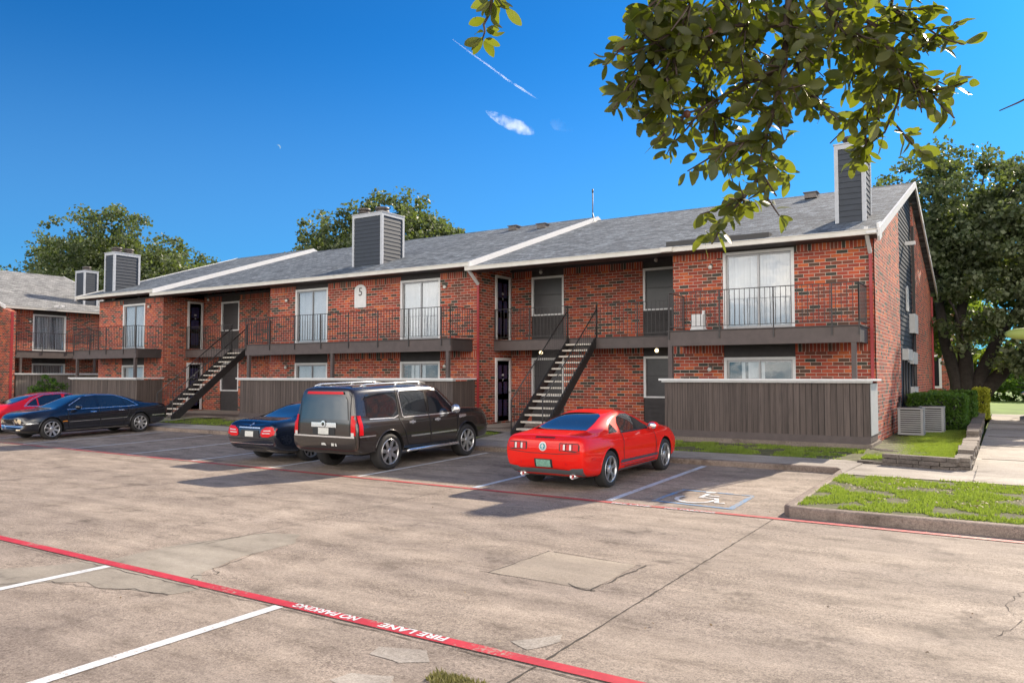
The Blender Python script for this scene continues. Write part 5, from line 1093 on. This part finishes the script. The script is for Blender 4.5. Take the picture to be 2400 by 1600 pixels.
twig([(1570,280,2.25),(1545,330,2.25)],.003,.002,40,sub=.4)
twig([(1600,-60,2.35),(1520,20,2.3),(1490,90,2.3)],.005,.002,36,sub=.9)
twig([(2180,70,2.8),(2230,60,2.8),(2250,50,2.8)],.003,.002,30,sub=.2)
twig([(1790,320,2.45),(1700,340,2.4),(1640,350,2.38)],.004,.002,26,sub=.8)
twig([(1150,-90,2.3),(1150,10,2.3),(1135,60,2.28),(1130,95,2.27)],.006,.002,62,sub=.1); twig([(1150,-20,2.3),(1185,20,2.3)],.004,.002,40,sub=.12)
twig([(2500,190,2.6),(2440,215,2.6),(2390,238,2.6),(2342,260,2.6)],.004,.0015,10,sub=0,l=.03)
# limbs joining the twigs to the trunk
top=[S(1830,-130,2.6),S(1640,-60,2.3),S(1700,-60,2.6),S(1900,-60,2.7),S(1990,-60,2.9),S(2100,-80,2.8),S(2000,-60,3.0),S(1540,-70,2.4),S(1770,-60,2.9)]
hub=Vector((.9,2.2,3.9)); 
for p in top: tw.tube([p,p.lerp(hub,.5)+Vector((0,0,.18)),hub],[.006,.014,.022],6)
hub2=Vector((-.9,1.5,3.9)); p=S(1150,-90,2.3); tw.tube([p,p.lerp(hub2,.5)+Vector((0,0,.15)),hub2],[.006,.012,.018],6)
tw.tube([hub,Vector((2.2,1.9,4.0)),Vector((4.0,1.6,3.2))],[.03,.06,.12],8); tw.tube([hub2,Vector((.9,1.2,4.3)),Vector((3.9,1.5,3.5))],[.02,.05,.10],8); tw.tube([S(2500,190,2.6),Vector((1.6,2.4,3.5)),Vector((2.2,1.9,4.0))],[.006,.012,.02],6)
tw.build('branches','twig',NT)
tb=B(); tb.tube([(4.2,1.6,-.1),(4.15,1.6,1.2),(4.0,1.55,2.6),(4.05,1.5,3.6),(4.3,1.4,5.5)],[.36,.27,.24,.22,.14],14); tb.build('trunk','bark',NT)
vs=[];fs=[]
for (p,t,l,sp) in leafpos:
    d=(t*.5+Vector((rnd.gauss(0,1),rnd.gauss(0,1),rnd.gauss(-.35,.8)))).normalized(); n=Vector((rnd.gauss(0,1),rnd.gauss(0,1),rnd.gauss(.4,1))); s_=d.cross(n).normalized(); n=s_.cross(d)
    w=l*rnd.uniform(.20,.27); b0=p+d*.006; cu=rnd.uniform(-.12,.18)*l; fo=rnd.uniform(.0,.35)
    o=len(vs); prof=[(0,.03),(.15,.55),(.38,.95),(.6,1),(.82,.7),(.95,.3),(1.0,.02)]
    for (u,h) in prof:
        c=b0+d*(l*u)+n*(cu*math.sin(u*3.14)); vs+= [tuple(c-s_*w*h+n*w*h*fo),tuple(c),tuple(c+s_*w*h+n*w*h*fo)]
    for i in range(len(prof)-1):
        a=o+i*3; fs+=[(a,a+1,a+4,a+3),(a+1,a+2,a+5,a+4)]
mesh_np('leaves',np.array([[c for c in v] for v in vs]),np.array(fs),'nearleaf',NT,True)
for k in range(7):
    q=leafpos[(k*977+311)%len(leafpos)]; g=B(); c=q[0]; g.lathe([(max(1e-4,.012*math.sin(math.pi*i/8)),-.012*math.cos(math.pi*i/8)) for i in range(9)],c,'z',10); g.build('oak_gall','gall',NT)
lf=B(); c=S(2400,782,1.1); 
lf.sphere(c,1,8,0,(.020,.006,.007)); lf.tube([c+Vector((.02,0,0)),c+Vector((.4,.05,.25)),c+Vector((1.5,.3,1.6))],[.002,.004,.008],5); lf.build('stray_leaf','strayleaf',NT)
# ================================================================ SKY OBJECTS
def vol(n,dens,sc,thr,stretch=(1,1,1)):
    m=bpy.data.materials.new(n); m.use_nodes=True; nt=m.node_tree; N,L=nt.nodes,nt.links; N.remove(N['Principled BSDF'])
    v=N.new('ShaderNodeVolumePrincipled'); v.inputs['Color'].default_value=(.97,.97,1,1); v.inputs['Anisotropy'].default_value=.3
    tc=N.new('ShaderNodeTexCoord'); ns=noise_tex(N,L,scaled(N,L,tc.outputs['Object'],stretch),sc,5,.6)
    r=N.new('ShaderNodeMapRange'); r.inputs['From Min'].default_value=thr; r.inputs['From Max'].default_value=thr+.2; r.inputs['To Max'].default_value=dens
    L.new(ns,r.inputs['Value']); L.new(r.outputs[0],v.inputs['Density']); L.new(v.outputs[0],N['Material Output'].inputs['Volume']); return m
M['cloudvol']=vol('cloud_vapour',.016,.03,.40,(1,1,1)); M['thinvol']=vol('thin_vapour',.0022,.012,.42); M['trailvol']=vol('trail_vapour',.05,.02,.30)
D=3000
def blobcloud(name,label,pts,mat):
    c0=S(pts[0][0],pts[0][1],D); t=thing(name,label,'cloud',c0); b=B()
    P=[S(p[0],p[1],D) for p in pts]; rs=[p[2]/FPX*D for p in pts]
    b.tube(P,rs,12); b.build('cloud_puff' ,mat,t); return t
blobcloud('cloud','small bright white cloud streak in the blue sky above the middle of the roof',[(1138,260,2),(1152,268,8),(1172,279,12),(1195,290,14),(1222,300,16),(1240,307,11),(1258,313,2)],'cloudvol')
blobcloud('cloud','faint wispy cloud right of the bright streak',[(1290,284,6),(1306,290,16),(1322,298,10),(1345,308,3)],'thinvol')
blobcloud('cloud','tiny white cloud just above the right roof ridge',[(1540,490,2),(1562,494,7),(1585,501,7),(1615,509,3)],'thinvol')
P=[(1060,92),(1100,122),(1150,158),(1190,188),(1225,210),(1262,234)]
c0=S(*P[0],D); t=thing('contrail','thin white straight contrail slanting across the blue sky','contrail',c0); b=B()
b.tube([S(p[0],p[1],D) for p in P],[1.5,2.6,3.6,4.2,4.6,1.2],8); b.build('vapour_trail','trailvol',t)
b=B(); c0=S(652,345,D); a=[]
u=ray(662,338)-ray(652,345); u.normalize(); w=u.cross(ray(652,345)).normalized(); rr=5.5/FPX*D
A=[c0+(u*math.cos(q)+w*math.sin(q))*rr for q in [R(-80+160*i/12) for i in range(13)]]; Bq=[c0+(u*math.cos(q)*.45+w*math.sin(q))*rr for q in [R(80-160*i/12) for i in range(13)]]
b.prism([tuple(v) for v in A+Bq[1:-1]],ray(652,345)*1.0); M['moon']=pmat('moon',(.12,.22,.34),1); tag(b.build('moon','moon'),'tiny pale crescent moon in the blue sky above the left of the long roof','moon')
# ================================================================ LIGHT, CAMERA
SKYTINT=(.042,.25,.40); FILLCLOUD=(18.0,16.5,14.6)  # clouds: unseen, added behind the camera to fill the shaded facade
SUN_EL=32.6; SUN_AZ=14.0   # azimuth from +Y toward +X
w=bpy.data.worlds.new('World'); bpy.context.scene.world=w; w.use_nodes=True; N=w.node_tree.nodes; L=w.node_tree.links
sk=N.new('ShaderNodeTexSky'); sk.sky_type='NISHITA'; sk.sun_disc=False; sk.sun_elevation=R(SUN_EL); sk.sun_rotation=R(SUN_AZ); sk.altitude=0; sk.air_density=1.0; sk.dust_density=.3; sk.ozone_density=3.0
gm=N.new('ShaderNodeGamma'); gm.inputs['Gamma'].default_value=1.2; L.new(sk.outputs[0],gm.inputs['Color'])
blue=mix(N,L,1.0,gm.outputs[0],SKYTINT,'MULTIPLY')
tc=N.new('ShaderNodeTexCoord'); sp=N.new('ShaderNodeSeparateXYZ'); L.new(tc.outputs['Generated'],sp.inputs[0])
blue=mix(N,L,ramp(N,L,sp.outputs['Z'],[(0,(.62,.62,.62)),(.16,(.34,.34,.34)),(.42,(0,0,0))],'EASE'),blue,(.75,1.75,3.2))
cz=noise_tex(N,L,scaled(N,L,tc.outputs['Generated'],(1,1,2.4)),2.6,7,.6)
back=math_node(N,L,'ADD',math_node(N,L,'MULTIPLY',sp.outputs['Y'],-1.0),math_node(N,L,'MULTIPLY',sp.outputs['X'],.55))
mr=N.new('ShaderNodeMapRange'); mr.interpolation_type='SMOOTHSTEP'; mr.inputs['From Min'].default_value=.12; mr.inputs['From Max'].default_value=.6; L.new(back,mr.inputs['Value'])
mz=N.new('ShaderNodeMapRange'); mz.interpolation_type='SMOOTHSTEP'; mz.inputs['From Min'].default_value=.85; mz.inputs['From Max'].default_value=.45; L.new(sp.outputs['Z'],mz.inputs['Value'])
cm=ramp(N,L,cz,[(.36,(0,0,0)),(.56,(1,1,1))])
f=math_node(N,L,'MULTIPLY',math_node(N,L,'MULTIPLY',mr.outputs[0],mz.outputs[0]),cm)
final=mix(N,L,f,blue,FILLCLOUD)
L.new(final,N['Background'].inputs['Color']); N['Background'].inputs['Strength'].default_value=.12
sd=bpy.data.lights.new('sun','SUN'); sd.energy=3.9; sd.angle=R(.55); sd.color=(1,.86,.68); so=bpy.data.objects.new('sun',sd); C.objects.link(so)
dv=Vector((math.sin(R(SUN_AZ))*math.cos(R(SUN_EL)),math.cos(R(SUN_AZ))*math.cos(R(SUN_EL)),math.sin(R(SUN_EL)))); so.rotation_euler=dv.to_track_quat('Z','Y').to_euler(); so.location=dv*100
cd=bpy.data.cameras.new('camera'); cd.sensor_width=36; cd.lens=FPX/2400*36; cd.clip_end=9000; cd.clip_start=.05
co=bpy.data.objects.new('camera',cd); C.objects.link(co)
X=Vector((XD[0],YD[0],ZD[0])); Y=Vector((XD[1],YD[1],ZD[1])); Z=-Vector((XD[2],YD[2],ZD[2]))
co.matrix_world=Matrix(((X.x,Y.x,Z.x,CAM.x),(X.y,Y.y,Z.y,CAM.y),(X.z,Y.z,Z.z,CAM.z),(0,0,0,1)))
sc=bpy.context.scene; sc.camera=co; sc.view_settings.view_transform='Standard'; sc.view_settings.look='None'; sc.view_settings.exposure=1.12; sc.view_settings.gamma=1
sc.render.engine='CYCLES'; sc.cycles.volume_bounces=1; sc.cycles.max_bounces=8; sc.cycles.transparent_max_bounces=16; sc.cycles.volume_step_rate=1
for o in list(bpy.data.objects):
    if o.type=='MESH' and o.parent is None and 'kind' not in o and 'label' not in o: print('UNTAGGED',o.name)
